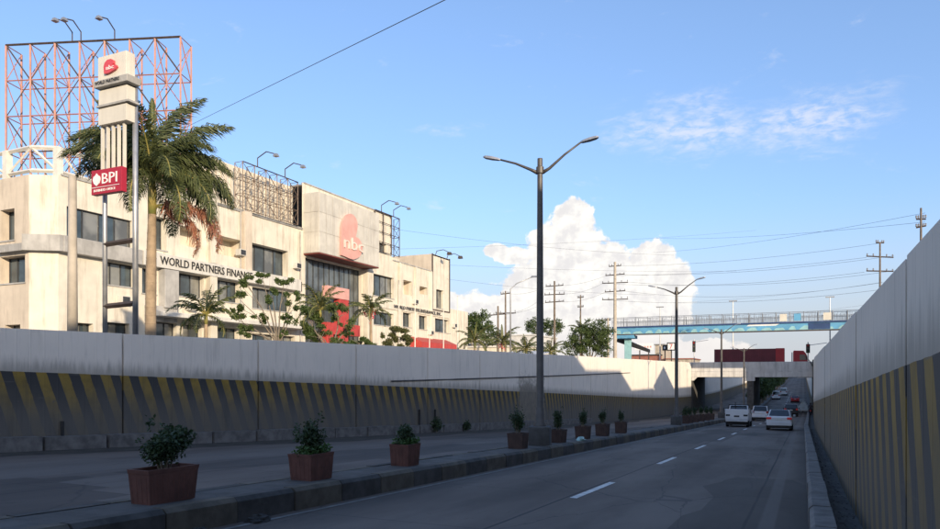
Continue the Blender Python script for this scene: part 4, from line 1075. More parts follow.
tree(590, -26.0, 'dense dark green tree left of the tall utility pole', [(582,340,15,15),(598,336,14,16),(574,348,12,9),(604,347,10,12),(590,328,10,9)], 6500, .34, 26, 'tree', .2)
# tree mass beyond the dip, seen under the bridge
BT = [(-20.5,205,4.2,4),(-20.5,232,4.5,5),(-20.5,262,5,5),(6,300,5,4),(7,360,6,5),(-22,330,6,6),(-22,400,7,7)]+[(-7.75, y_, 5.6, 2.2) for y_ in (150,162,176,192,210,232,256,284,318,360,410)]
BTL = ['dark tree above the far left retaining wall, nearest the bridge','dark tree second along the far left retaining wall','dark tree third along the far left retaining wall','dark tree above the far right retaining wall','farther dark tree above the far right retaining wall','dark tree far along the left wall beyond the bridge','farthest dark tree along the left wall']+[q+' median tree beyond the bridge, counting from the bridge' for q in ('first','second','third','fourth','fifth','sixth','seventh','eighth','ninth','tenth','eleventh')]
for k, (X, Y, h_, w_) in enumerate(BT):
    rr = random.Random(60+k); zb = GR if abs(X+7.75) > .1 else zr(Y)+.4
    r = thing('background_tree', BTL[k], 'tree', (X, Y, zb), 0, 'trees beyond the road bridge')
    MB().tube([(X, Y, zb-.2), (X+.2, Y, zb+h_*.4), (X, Y+.2, zb+h_*.75)], [.28, .2, .08], 8).build('trunk', 'bark', r)
    bs = [(X+rr.uniform(-.6,.6)*w_, Y+rr.uniform(-.5,.5)*w_, zb+h_*rr.uniform(.3,.85), w_*.45, w_*.45, h_*.2) for _ in range(9)]
    mb = MB(); leaves(mb, clump_pts(1500, bs, rr, .3), .5, rr, .4); mb.build('crown', 'tree', r)
# weeds at the wall foot
for k, (px, py, s) in enumerate(((435.5, 433, .42), (466, 433, .30))):
    yv = min(range(200, 450), key=lambda q: abs((470+720*(C*(XL(q*.1)+.5)+S*q*.1)/(-S*(XL(q*.1)+.5)+C*q*.1))-px))*.1
    r = thing('weed', ['larger dark weed sprouting at the foot of the left wall', 'smaller dark weed sprouting at the foot of the left wall, right of the larger one'][k], 'plant', (XL(yv)+.55, yv, zr(yv)))
    rr = random.Random(k); mb = MB(); leaves(mb, clump_pts(420, [(0,0,s,s*.8,s*.8,s*.8),(0,.05,s*1.5,s*.5,s*.5,s*.6)], rr, .2), .12, rr, .5); mb.build('foliage', 'shrub', r, local=True)
    MB().tube([(0,0,0),(0,.02,s*1.6)], [.02,.008], 5).build('stem', 'bark', r, local=True)
# a plastic bag on the median and dark litter by the kerb
X = -7.36; Y = onX(581, 0, X)[0]
rr = random.Random(4); mb = MB()
for i in range(9):
    for j in range(14):
        th = 2*math.pi*j/14; ph = math.pi*.5*i/8; q = 1+.22*math.sin(3*th+i)+rr.uniform(-.1,.1)
        mb.v.append((.13*math.cos(th)*math.cos(ph)*q,   .34*math.sin(th)*math.cos(ph)*q, .02+.12*math.sin(ph)*q))
for i in range(8):
    for j in range(14): a = i*14+j; b = i*14+(j+1) % 14; mb.f.append((a, b, b+14, a+14))
o = mb.build('plastic_bag', 'bag', None, smooth=True); o.location = (X, Y, zr(Y)+.35); tag(o, 'crumpled pale green plastic bag on the median beside a planter', 'bag')
for k, (px, py, s) in enumerate(((209, 514, .16), (152, 526, .13), (122, 528, .10))):
    X, Y, Z = onroad(px, py+2, 0); rr = random.Random(k+9); mb = MB()
    for i in range(5):
        for j in range(10):
            th = 2*math.pi*j/10; ph = math.pi*.5*i/4; q = rr.uniform(.75, 1.2); mb.v.append((s*math.cos(th)*math.cos(ph)*q, s*1.4*math.sin(th)*math.cos(ph)*q, .55*s*math.sin(ph)*q))
    for i in range(4):
        for j in range(10): a = i*10+j; b = i*10+(j+1) % 10; mb.f.append((a, b, b+10, a+10))
    o = mb.build('litter', 'rubbish'); o.location = (max(X, -6.98), Y, zr(Y)+.004); tag(o, ['dark lump of litter against the median kerb, rightmost of three', 'dark lump of litter against the median kerb, middle of three', 'small dark lump of litter against the median kerb, leftmost of three'][k], 'litter', 'litter by the median kerb')
mb = MB(); rr = random.Random(31)
leaves(mb, [(rr.uniform(.40, .72), rr.uniform(4, 60), 0) for _ in range(900)], .07, rr, 2.5)
mb.v = [(x, y, zr(y)+.03+abs(z)*.5) for x, y, z in mb.v]
struct(mb.build('gutter_litter', 'rubbish'), 'stuff')

# ================================================================== FOOTBRIDGE
FBY = 112.0
fz = lambda px, py: onY(px, py, FBY)
fb = thing('footbridge', 'sky-blue steel footbridge crossing above the road with fenced sides', 'footbridge', (-22, FBY, GR))
xa, xb = fz(614, 340)[0], 22.0
zb0, zb1 = 8.15, 9.25
MB().box(xa, xb, FBY-1.2, FBY-1.02, zb0, zb1).build('girder', 'cyan', fb); MB().box(xa, xb, FBY+1.02, FBY+1.2, zb0, zb1).build('girder', 'cyan', fb)
MB().box(xa, xb, FBY-1.28, FBY-1.205, zb0-.10, zb0+.06).build('bottom_flange', 'steel_d', fb)
MB().box(xa, xb, FBY-1.3, FBY-1.205, zb1-.10, zb1+.12).build('top_flange', 'navy', fb)
MB().box(xa, xb, FBY-1.01, FBY+1.01, zb1-.3, zb1-.1).build('walkway', 'conc', fb)
rr = random.Random(8)
x = xa+.4
while x < 9:                                           # painted wave panels along the girder
    w = rr.uniform(.9, 1.6); top = zb0+rr.uniform(.35, .75)
    MB().prism([(x, zb0+.08), (x+w, zb0+.08), (x+w*.8, top*.6+zb0*.4+.2), (x+w*.45, top), (x+w*.15, zb0+.35)], lambda u, v, d: (u, FBY-1.2-d, v), .003, .012).build('wave_panel', 'palecyan', fb)
    x += w+rr.uniform(.05, .5)
MB().box(fz(808,325)[0], fz(830,325)[0], FBY-1.215, FBY-1.202, zb0+.1, zb1-.15).build('dark_panel', 'navy', fb)
MB().prism([(-7.4, zb0+.75), (-3.5, zb0+.75), (-3.0, zb0+1.0), (-7.0, zb0+1.0)], lambda u, v, d: (u, FBY-1.2-d, v), .003, .013).build('white_panel', 'white', fb)
for yy_ in (FBY-1.1, FBY+1.1):
    x = xa
    while x < xb:
        MB().bar((x, yy_, zb1), (x, yy_, zb1+1.55), .07).build('fence_post', 'mesh', fb); x += 1.8
    for z in (.12, .85, 1.5): MB().bar((xa, yy_, zb1+z), (xb, yy_, zb1+z), .05).build('fence_rail', 'mesh', fb)
    mb = MB(); x = xa
    while x < xb: mb.bar((x, yy_, zb1+.1), (x+rr.uniform(-.05,.05), yy_, zb1+rr.uniform(.9, 1.5)), .028); x += .17
    struct(mb.build('fence_bars', 'mesh', fb), 'stuff')
for a, b, m_ in (((780,318),(787,326),'signface'), ((794,317),(801,326),'cyan'), ((823,316),(831,326),'signface')):
    p, q = fz(*a), fz(*b); MB().box(p[0], q[0], FBY-1.25, FBY-1.16, zb1+.25, zb1+1.25).build('fence_board', m_, fb)
for k, xx in enumerate((fz(628, 350)[0],)):
    MB().box(xx-.45, xx+.45, FBY-.5, FBY+.5, GR, zb0-.1).build('column', 'palecyan', fb, bevel=.03)
    MB().box(xx-1.5, xx+1.2, FBY-1.3, FBY+1.3, zb0-.6, zb0-.10).build('cross_head', 'cyan', fb, bevel=.03)
mb = MB(); mb.prism([(xa+.5, zb0-.2), (xa+5.0, zb0-2.2), (xa+5.0, zb0-2.7), (xa-.2, zb0-.9)], lambda u, v, d: (u, d, v), FBY+1.4, FBY+3.2); mb.build('stair_flight', 'trim', fb)
MB().box(8, 9, FBY-.5, FBY+.5, GR, zb0-.1).build('column', 'palecyan', fb)
for k, (px, tp) in enumerate(((660, 307), (733, 301), (830, 297))):    # slim lamp masts behind the footbridge
    Y = 150; X, zt = onY(px, tp, Y); r = thing('lamp_mast', ['slim lamp mast behind the left end of the footbridge', 'slim lamp mast behind the middle of the footbridge', 'slim lamp mast behind the right end of the footbridge'][k], 'street lamp', (X, Y, GR), 0, 'lamp masts behind the footbridge')
    MB().tube([(X, Y, GR), (X, Y, zt)], [.14, .09], 8).build('mast', 'galv', r); MB().box(X-.75, X+.75, Y-.15, Y+.15, zt-.1, zt+.1).build('lamp_bar', 'galv', r)

# ================================================================== UTILITY POLES AND WIRES
def upole(px, top, X, Y, label, arms, m='pole_wood', r0=.17, arm=1.5, ax=(1,0)):
    if Y is None: Y, zt = onX(px, top, X)
    else: X, zt = onY(px, top, Y)
    r = thing('utility_pole', label, 'utility pole', (X, Y, GR), 0, 'utility poles with crossarms')
    MB().tube([(X, Y, GR-.3), (X, Y, zt)], [r0, r0*.6], 10).build('shaft', m, r)
    for dzv, L in arms:
        z = zt-dzv; p = MB().bar((X-ax[0]*L, Y-ax[1]*L, z), (X+ax[0]*L, Y+ax[1]*L, z+rnd.uniform(-.1,.1)), .10).build('crossarm', 'steel_d', r)
        for t in (-.95, -.5, .5, .95):
            MB().lathe([(.0,.05),(.05,.08),(.08,.14),(.05,.2),(.08,.26),(.0,.34)], (X+ax[0]*L*t, Y+ax[1]*L*t, z), 8).build('insulator', 'galv', p)
    return X, Y, zt
T1 = upole(615, 262, None, 104, 'tall concrete utility pole with five crossarms at the left end of the footbridge', [(.6,.9),(1.9,1.4),(3.0,1.9),(4.3,1.5),(5.4,1.9)], 'pole_conc', .30)
T1b = upole(608, 318, None, 104.5, 'short stout pole beside the tall utility pole at the footbridge', [(.3,.4)], 'pole_conc', .2)
T2 = upole(554.5, 281, None, 98, 'dark wooden utility pole with three crossarms right of the nearest lamp post', [(.7,1.3),(1.9,1.5),(3.0,1.4)], 'pole_wood', .2)
T3 = upole(580.5, 295, None, 112, 'plain utility pole between the leafy tree and the three-arm pole', [(.4,.5),(1.9,.5)], 'pole_wood', .17)
T4 = upole(505.5, 291, None, 92, 'leaning wooden utility pole behind the far palms', [(.4,.7),(3.0,1.5)], 'pole_wood', .17)
T5 = upole(498, 306, None, 90, 'short wooden utility pole with a wide crossarm behind the far palms', [(1.2,1.2)], 'pole_wood', .19)
T6 = upole(880, 242, None, 90, 'utility pole with two wide crossarms above the right wall', [(.1,.5),(1.6,1.7),(3.2,1.7)], 'pole_wood', .14, ax=(.8,.6))
T7 = upole(921, 208, None, 70, 'plain pole top above the right wall near the picture edge', [(.9,.35),(1.6,.35)], 'pole_wood', .13)
T8 = upole(602, 318, None, 118, 'slim pole with a long bracket behind the leafy tree', [(.3,1.0)], 'steel_d', .1)
# single-arm lamp near the far palms
X, Y = -26.0, None; Y, zt = onX(510.5, 289, X)
sl = thing('street_lamp', 'slim grey single-arm street lamp behind the wall left of the nearest lamp post', 'street lamp', (X, Y, GR))
MB().tube([(X, Y, GR), (X, Y, zt), (X+.6, Y+.2, zt+.55), (X+2.1, Y+.6, zt+1.15)], [.09, .06, .05, .04], 8).build('post', 'galv', sl, smooth=True)
MB().box(X+1.95, X+2.6, Y+.45, Y+.8, zt+1.1, zt+1.25, -.2).build('lamp_head', 'galv', sl)
wn = 0
def wire(a, b, sag, label, r=.014):
    a, b = Vector(a), Vector(b); pts = []
    for i in range(17):
        t = i/16; p = a.lerp(b, t); p.z -= sag*4*t*(1-t); pts.append(p)
    mid = (a+b)/2
    o = MB().tube(pts, r, 5, False).build('power_line', 'wire'); tag(o, label, 'cable', 'overhead power lines'); return o
def arm_pt(T, dzv, off): return (T[0]+off, T[1], T[2]-dzv)
lines = [(1.9,-1.3,1.6,-1.3,.5),(1.9,1.3,1.6,1.3,.7),(3.0,-1.8,3.2,-1.5,.8),(3.0,1.8,3.2,1.5,1.0),(.6,.8,.1,.3,.6),(4.3,1.4,4.4,.2,1.2),(5.4,-1.8,5.2,.1,.9)]
for k, (d1, o1, d2, o2, sg) in enumerate(lines):
    wire(arm_pt(T1, d1, o1), arm_pt(T6, d2, o2), sg, 'power line from tall pole to right pole, crossarm level %s' % ['two, near end', 'two, far end', 'three, near end', 'three, far end', 'one', 'four', 'five'][k])
for k, (a, b, sg) in enumerate(((arm_pt(T1, 1.9, -1.3), arm_pt(T2, .7, 1.2), .3), (arm_pt(T1, 3.0, -1.8), arm_pt(T2, 1.9, 1.4), .4), (arm_pt(T1, 4.3, -1.4), arm_pt(T2, 3.0, 1.3), .4), (arm_pt(T2, .7, -1.2), arm_pt(T4, .4, .6), .4), (arm_pt(T2, 1.9, -1.4), arm_pt(T4, 3.0, 1.4), .4), (arm_pt(T2, 3.0, -1.3), arm_pt(T5, 1.2, 1.1), .3))):
    wire(a, b, sg, ['highest', 'middle', 'lowest', 'highest', 'middle', 'lowest'][k]+(' power line from the tall utility pole to the three-arm pole' if k < 3 else ' power line from the three-arm pole to the wooden poles left of it'))
# long lines crossing the sky, and the heavy cable at upper left
for k, (pa, pb, zc_a, zc_b) in enumerate((((690,247),(925,213),115,62), ((690,236),(925,222),125,62), ((430,262),(700,270),100,140), ((430,246),(720,232),100,150), ((700,300),(868,283),140,120), ((690,322),(868,303),150,140), ((440,276),(620,292),100,104), ((432,232),(640,252),92,110))):
    a = at_z(pa[0], zc_a); b = at_z(pb[0], zc_b)
    A3 = (a[0], a[1], CZ+(HY-pa[1])*zc_a/F); B3 = (b[0], b[1], CZ+(HY-pb[1])*zc_b/F)
    D = (Vector(B3)-Vector(A3)); A3 = Vector(A3)-D*(.35 if k < 2 else .2); 
    if k >= 2: B3 = Vector(B3)+D*.2
    wire(A3, B3, .6, ['high line rising to the pole at the right picture edge, upper of two', 'high line rising to the pole at the right picture edge, lower of two', 'thin line across the big white cloud, lowest of the left bundle', 'thin line across the big white cloud, upper one', 'thin line just above the footbridge, upper one', 'thin line just above the footbridge, lower one', 'thin line running from the cream building to the tall utility pole', 'topmost thin line running right from the cream building'][k], .013)
a = at_z(205, 50.0); b = at_z(445, 22.0)
A3 = Vector((a[0], a[1], CZ+(HY-118)*50/F)); B3 = Vector((b[0], b[1], CZ+(HY-0)*22/F)); D = B3-A3
wire(A3-D*.25, B3+D*.5, .0, 'heavy black cable rising from the royal palm to the top of the picture', .014)

# ================================================================== BACKGROUND BUILDINGS
def simple_building(name, label, cat, x0, x1, y0, y1, h, m, roofm=None, wins=(), roof='flat', z0=GR):
    r = thing(name, label, cat, ((x0+x1)/2, (y0+y1)/2, z0))
    MB().box(x0, x1, y0, y1, z0-.1, z0+h).build('wall', m, r, bevel=.02)
    if roof == 'flat': MB().box(x0-.2, x1+.2, y0-.2, y1+.2, z0+h, z0+h+.25).build('roof', roofm or 'conc', r)
    elif roof == 'gable':
        MB().prism([(y0-.4, z0+h-.1), (y1+.4, z0+h-.1), ((y0+y1)/2, z0+h+roofm[1])], lambda u, v, d: (d, u, v), x0-.4, x1+.4).build('roof', roofm[0], r)
    elif roof == 'shed':
        MB().prism([(y0-.4, z0+h), (y1+.4, z0+h+.8), (y1+.4, z0+h+.95), (y0-.4, z0+h+.15)], lambda u, v, d: (d, u, v), x0-.4, x1+.6).build('roof', roofm or 'roof_w', r)
    for (face, a, b, c, e) in wins:
        fn = (lambda u, v, d: (x1+.02-d, u, v)) if face == 'x' else (lambda u, v, d: (u, y0-.02+d, v)) if face == 'y' else (lambda u, v, d: (x0-.02+d, u, v))
        window(r, a, b, z0+c, z0+e, fn, .06, 2, 1, fw=.08)
    return r
simple_building('garden_wall_shed', 'long low cream shed past the cream building', 'shed', -62, -36, 98, 110, 3.6, 'cream', 'roof_w', [('y',-58,-56,1.2,2.4),('y',-50,-47,1.0,2.5),('x',101,103,1.0,2.4),('x',105,107,1.0,2.4)])
simple_building('white_shed', 'white flat-roofed building behind the low palms', 'building', -72, -46, 128, 142, 7.0, 'roof_w', 'roof_w', [('x',131,134,3,5),('x',136,139,3,5),('y',-60,-57,3,5)])
simple_building('white_shed', 'small white roofed shelter left of the dense dark tree', 'shelter', -36, -30, 84, 92, 1.8, 'cream', 'roof_w', [('x',86,88,.5,1.4)], roof='shed')
simple_building('grey_wall_building', 'pale grey low building between the two groups of palms', 'building', -58, -44, 112, 124, 4.6, 'band', 'conc', [('x',114,117,1.5,3),('y',-55,-52,1.5,3)])
simple_building('far_building', 'small white building closing the far end of the road under the bridge', 'building', onY(797,0,500)[0], onY(814,0,500)[0], 500, 512, 5.6, 'roof_w', 'conc', [('y', onY(799,0,500)[0], onY(803,0,500)[0], 2.6, 4.2), ('y', onY(806,0,500)[0], onY(811,0,500)[0], 2.6, 4.2)], 'flat', zr(500))
# shops left of the bridge
sb = onY(636, 350, 150)
simple_building('corner_shop', 'brick red shop building under the footbridge left end', 'shop', onY(626,0,165)[0], onY(660,0,165)[0], 165, 177, 4.0, 'brick', 'trim', [('y', onY(632,0,165)[0], onY(640,0,165)[0], .6, 2.6), ('y', onY(646,0,165)[0], onY(656,0,165)[0], .6, 2.6)])
simple_building('corner_shop', 'tan shop building with tall block beside the white sign', 'shop', onY(655,0,167)[0], onY(664,0,167)[0], 167, 178, 6.4, 'shop', 'conc', [('y', onY(656.5,0,167)[0], onY(660,0,167)[0], 3.0, 4.6)])
simple_building('corner_shop', 'low reddish shop row right of the tan block', 'shop', onY(664.5,0,166)[0], onY(693,0,166)[0], 166, 178, 3.1, 'shop', 'brick', [('y', onY(668,0,166)[0], onY(674,0,166)[0], .6, 2.4), ('y', onY(680,0,166)[0], onY(690,0,166)[0], .6, 2.4)])
def billboard(label, p0, p1, Y, m, legs=2, post='steel_d'):
    a, b = onY(*p0, Y), onY(*p1, Y); xa, xb, za, zb = a[0], b[0], b[1], a[1]
    r = thing('shop_sign', label, 'sign', ((xa+xb)/2, Y, GR))
    MB().box(xa, xb, Y-.15, Y+.15, za, zb).build('board', m, r, bevel=.02)
    for k in range(legs): x = lerp(xa, xb, (k+.5)/legs); MB().box(x-.1, x+.1, Y+.16, Y+.36, GR, zb-.1).build('post', post, r)
    return r, xa, xb, za, zb
r, xa, xb, za, zb = billboard('wide pale shop sign board beyond the wall left of the second lamp', (635, 343.5), (653, 350), 150, 'white')
for k in range(6): MB().box(lerp(xa, xb, .08+k*.15), lerp(xa, xb, .17+k*.15), Y if False else 149.83, 149.849, lerp(za, zb, .35), lerp(za, zb, .62)).build('faded_mark', 'pink', r)
r, xa, xb, za, zb = billboard('square sign with a red and orange numeral beside the second lamp', (667, 342.5), (675.5, 350.5), 148, 'trim', 1)
MB().box(xa+.2, xb-.2, 147.82, 147.849, za+.2, zb-.2).build('face', 'white', r)
text('numeral', '7', (zb-za)*.62, 'red', r, (lerp(xa, xb, .30), 147.819, lerp(za, zb, .2)), (1,0,0), depth=.02)
r, xa, xb, za, zb = billboard('small dark sign left of the square numeral sign', (662.5, 345), (667, 350.5), 149, 'trim', 1)
MB().box(xa+.3, xb-.3, 148.83, 148.849, lerp(za, zb, .3), lerp(za, zb, .7)).build('face', 'white', r)
# traffic signals on the bridge approaches
def signal(px, p0, p1, Y, label, base=GR):
    X, z1 = onY(px, p0, Y); _, z0 = onY(px, p1, Y)
    r = thing('traffic_signal', label, 'traffic light', (X, Y, base)); MB().tube([(X, Y+.2, base), (X, Y+.2, z1+.3)], .08, 8).build('post', 'galv', r)
    h = MB().box(X-.28, X+.28, Y-.15, Y+.1, z0, z1).build('housing', 'trim', r, bevel=.03)
    for k, m_ in enumerate(('tail_dim', 'kerb_y', 'shrub')):
        z = lerp(z1, z0, (k+.5)/3); MB().tube([(X, Y-.16, z), (X, Y-.30, z)], [.15, .17], 10).build('lens', m_, h)
    MB().tube([(X, Y+.2, z1-.2), (X+2.6, Y+.2, z1+.15)], .05, 6).build('mast_arm', 'galv', r)
    return r
signal(694, 341, 352, 143.2, 'black traffic signal standing left of the bridge deck near the container')
signal(808, 344, 353, 121.5, 'traffic signal at the right end of the bridge beside the truck cab', 4.0)
# unseen buildings added right of the road, shaped to cast the underpass shadow
def right_block(label, y0, y1, x0, x1, top, roof='flat', rr_=None):
    ws = []
    yv = y0+1.2
    while yv < y1-2.2:
        z = 1.0
        while z < top-GR-2.0: ws.append(('w', yv, yv+1.5, z, z+1.5)); z += 3.3
        yv += 3.4
    return simple_building('shade_block', label, 'building', x0, x1, y0, y1, top-GR, 'shop', rr_, ws[:24], roof)
right_block('unseen tall tan building added for shade, right of the road behind the camera', -75, 1.0, 12, 26, 15.5)
right_block('unseen tan building added for shade, right of the road beside the camera', 1.3, 28.6, 12, 26, 14.0)
right_block('unseen lower tan building added for shade, right of the road', 28.8, 47.5, 12, 24, 11.55)
right_block('unseen small flat-roofed building added for shade, right of the road', 47.8, 65, 12.3, 22, 9.6)
right_block('unseen gabled building added for its peaked shadow, right of the road', 66, 79.5, 12, 22, 10.0, 'gable', ('brick', 2.5))
right_block('unseen low building added for shade, right of the road before the bridge', 80, 100, 12.4, 22, 9.4)
right_block('unseen tall building added for shade, right of the road beside the bridge', 106, 200, 12, 24, 15.3)

# ================================================================== TRUCK ON THE BRIDGE
def wheel(mbt, mbr, x, y, z, r, w, axis='x'):
    pass
def make_wheel(par, c, r, w, axis, nm='wheel'):
    n = 16; mb = MB()
    prof = [(r*.60,-w/2),(r*.93,-w/2),(r,-w*.32),(r,w*.32),(r*.93,w/2),(r*.60,w/2)]
    rim = [(0,-w*.36),(r*.30,-w*.40),(r*.62,-w*.44),(r*.62,w*.44),(r*.30,w*.40),(0,w*.36)]
    def spin(prof):
        q = MB().lathe(prof, (0,0,0), n); f = (lambda p: (p[2]+c[0], p[0]+c[1], p[1]+c[2])) if axis == 'x' else (lambda p: (p[0]+c[0], p[2]+c[1], p[1]+c[2]))
        q.v = [f(p) for p in q.v]; return q
    t = spin(prof).build(nm, 'tyre', par, local=True, smooth=False)
    spin(rim).build('rim', 'rim', t, local=True)
    return t
ty = 134.0; tz = 2.45
xc0, xc1 = onY(715, 0, ty)[0], onY(784.5, 0, ty)[0]
tk = thing('container_truck', 'articulated truck with a long maroon container driving across the road bridge', 'truck', ((xc0+xc1)/2, ty, tz))
LX0 = xc0-(xc0+xc1)/2; LX1 = -LX0
ct = MB().box(LX0, LX1, -1.22, 1.22, 1.35, 3.98).build('container', 'maroon', tk, local=True, bevel=.03)
k = 0; x = LX0+.3
while x < LX1-1.6:
    MB().box(x, x+.16, -1.262, -1.221, 1.5, 3.85).build('corrugation', 'maroon', ct, local=True); x += .34
MB().box(LX1-1.35, LX1+.02, -1.275, 1.275, 1.36, 4.03).build('end_section', 'cabred', ct, local=True, bevel=.03)
MB().box(LX0, LX1+3.4, -.45, .45, .85, 1.3).build('chassis', 'trim', tk, local=True)
for xx in (LX0+1.2, LX0+2.5, LX1-.6, LX1+.8):
    for s in (-1, 1): make_wheel(tk, (xx, s*1.0, .5), .5, .45, 'y')
cx0 = LX1+1.35
cb = MB(); cb.prism([(cx0,.6),(cx0+2.25,.6),(cx0+2.3,1.9),(cx0+1.95,3.1),(cx0+1.6,3.55),(cx0+.1,3.6),(cx0,3.4)], lambda u, v, d: (u, d, v), -1.22, 1.22)
cb = cb.build('cab', 'cabred', tk, local=True, bevel=.06)
MB().prism([(cx0+1.0,2.0),(cx0+2.05,2.0),(cx0+1.82,2.9),(cx0+1.0,2.9)], lambda u, v, d: (u, d, v), -1.235, -1.222).build('side_window', 'carglass', cb, local=True)
MB().prism([(cx0+2.31,2.0),(cx0+2.0,3.0),(cx0+2.03,3.02),(cx0+2.34,2.02)], lambda u, v, d: (u, d, v), -1.1, 1.1).build('windscreen', 'carglass', cb, local=True)
for s in (-1, 1): MB().box(cx0+2.0, cx0+2.12, s*1.45-.14, s*1.45+.14, 2.1, 2.8).build('mirror', 'trim', cb, local=True); make_wheel(tk, (cx0+1.1, s*1.0, .5), .5, .35, 'y')
MB().box(cx0-.25, cx0-.1, -.9, .9, 1.2, 3.3).build('exhaust_stack', 'galv', tk, local=True)

# ================================================================== CARS
def car(label, name, cat, px, py, X=None, spec=None, paint='car_white', lit=False, rot=0.0, Y=None):
    L, W, H = spec['L'], spec['W'], spec['H']
    if Y is None: X0, Y, _ = onroad(px, py)
    else: X0 = onY(px, 0, Y)[0]
    if X is not None: X0 = X
    Y += .15
    sl_ = (zr(Y+L)-zr(Y))/L
    r = thing(name, label, cat, (X0, Y+L/2, zr(Y+L/2))); r.rotation_euler = (math.atan(sl_), 0, rot)
    # loft along y: stations (y, z_bottom, z_belt, half width)
    st = spec['body']; N = 10; mb = MB()
    for (t, zb, zt, hw) in st:
        y = (t-.5)*L; w = W/2*hw
        for p in ((-w*.86, zb), (-w*.985, zb+.12), (-w, lerp(zb, zt, .5)), (-w*.955, zt-.10), (-w*.84, zt-.015), (w*.84, zt-.015), (w*.955, zt-.10), (w, lerp(zb, zt, .5)), (w*.985, zb+.12), (w*.86, zb)): mb.v.append((p[0], y, p[1]))
    for i in range(len(st)-1):
        for j in range(N): a = i*N+j; b = i*N+(j+1) % N; mb.f.append((a, b, b+N, a+N))
    mb.f += [tuple(range(N))[::-1], tuple((len(st)-1)*N+j for j in range(N))]
    body = mb.build('body', paint, r, local=True, smooth=False, bevel=.02)
    # cabin
    c0, r0, r1, c1, zb, zt = spec['cabin']; zb -= .04; wb, wt = W/2*.90, W/2*spec.get('tumble', .74)
    P = lambda s, t, z, w: (s*w, (t-.5)*L, z)
    cab = MB(); cab.add([P(-1,c0,zb,wb), P(1,c0,zb,wb), P(1,c1,zb,wb), P(-1,c1,zb,wb), P(-1,r0,zt,wt), P(1,r0,zt,wt), P(1,r1,zt-.03,wt), P(-1,r1,zt-.03,wt)], [(3,2,1,0),(4,5,6,7),(0,1,5,4),(1,2,6,5),(2,3,7,6),(3,0,4,7)])
    cab = cab.build('cabin', paint, r, local=True, bevel=.07)
    def gl(q, nm, out):
        c = sum((Vector(p) for p in q), Vector())/4; pts = [c+(Vector(p)-c)*.86+Vector(out) for p in q]
        nrm = (pts[1]-pts[0]).cross(pts[3]-pts[0]).normalized()*.012
        b = MB(); b.add([tuple(p) for p in pts]+[tuple(p+nrm) for p in pts], [(0,1,2,3),(7,6,5,4),(0,1,5,4),(1,2,6,5),(2,3,7,6),(3,0,4,7)]); b.build(nm, 'carglass', cab, local=True)
    gl([P(-1,c0,zb+.05,wb), P(1,c0,zb+.05,wb), P(1,r0,zt,wt), P(-1,r0,zt,wt)], 'rear_window', (0,-.02,.012))
    gl([P(1,c1,zb+.05,wb), P(-1,c1,zb+.05,wb), P(-1,r1,zt,wt), P(1,r1,zt,wt)], 'windscreen', (0,.02,.012))
    for s in (-1, 1): gl([P(s,c0,zb+.05,wb), P(s,c1,zb+.05,wb), P(s,r1,zt,wt), P(s,r0,zt,wt)], 'side_window', (s*.02,0,.0))
    wr_ = spec.get('wr', .31)
    for t in (.17, .82):
        for s in (-1, 1): make_wheel(r, (s*(W/2-.12), (t-.5)*L, wr_), wr_, .22, 'x')
    yb = -.5*L; zl = spec['light']
    for s in (-1, 1):
        MB().box(*sorted((s*W*.47, s*W*spec.get('lw', .29))), yb-.03, yb+.10, zl[0], zl[1]).build('tail_light', 'tail' if lit else 'tail_dim', r, local=True, bevel=.02)
        MB().box(*sorted((s*W*.5, s*W*.5+s*.16)), L*.12, L*.12+.12, spec['cabin'][4]-.02, spec['cabin'][4]+.13).build('mirror', paint, r, local=True, bevel=.03)
    MB().box(-.20, .20, yb-.035, yb-.005, spec['plate'], spec['plate']+.14).build('number_plate', 'plate', r, local=True)
    MB().box(-W*.47, W*.47, yb-.06, yb+.12, spec['bump'][0], spec['bump'][1]).build('bumper', spec.get('bm', paint), r, local=True, bevel=.04)
    MB().box(-W*.44, W*.44, -L*.46, L*.46, .16, .32).build('underbody', 'trim', r, local=True)
    return r
SEDAN = dict(L=4.4, W=1.75, H=1.47, body=[(0,.36,.92,.86),(.03,.30,1.02,.95),(.16,.24,1.04,1.0),(.5,.22,.96,1.0),(.74,.22,.94,1.0),(.93,.26,.80,.95),(1.0,.36,.66,.82)], cabin=(.10,.28,.56,.74,.98,1.47), light=(.78,.93), plate=.72, bump=(.34,.62))
SUV = dict(L=4.4, W=1.80, H=1.66, body=[(0,.42,1.0,.90),(.03,.36,1.06,.97),(.3,.30,1.06,1.0),(.7,.30,1.04,1.0),(.93,.34,.92,.95),(1.0,.45,.78,.84)], cabin=(.02,.10,.60,.76,1.04,1.66), light=(.88,1.10), plate=.82, bump=(.40,.66), wr=.34, tumble=.78, lw=.34)
PICK = dict(L=4.9, W=1.78, H=1.72, body=[(0,.46,1.18,.97),(.02,.42,1.20,1.0),(.40,.36,1.18,1.0),(.7,.34,1.12,1.0),(.93,.38,1.0,.95),(1.0,.48,.85,.85)], cabin=(.38,.42,.66,.78,1.12,1.72), light=(.78,1.0), plate=.52, bump=(.40,.56), wr=.36, tumble=.80, lw=.40, bm='galv')
car('white sedan with lit tail lights in the right lane before the bridge', 'sedan', 'car', 779, 430.5, None, SEDAN, 'car_white', True)
car('white hatchback in the left lane just ahead of the bridge pier', 'hatchback', 'car', 760, 421, None, SUV, 'car_white', False)
car('black sport utility car passing under the bridge', 'sport_utility_car', 'car', 791, 416.5, None, SUV, 'car_black', True)
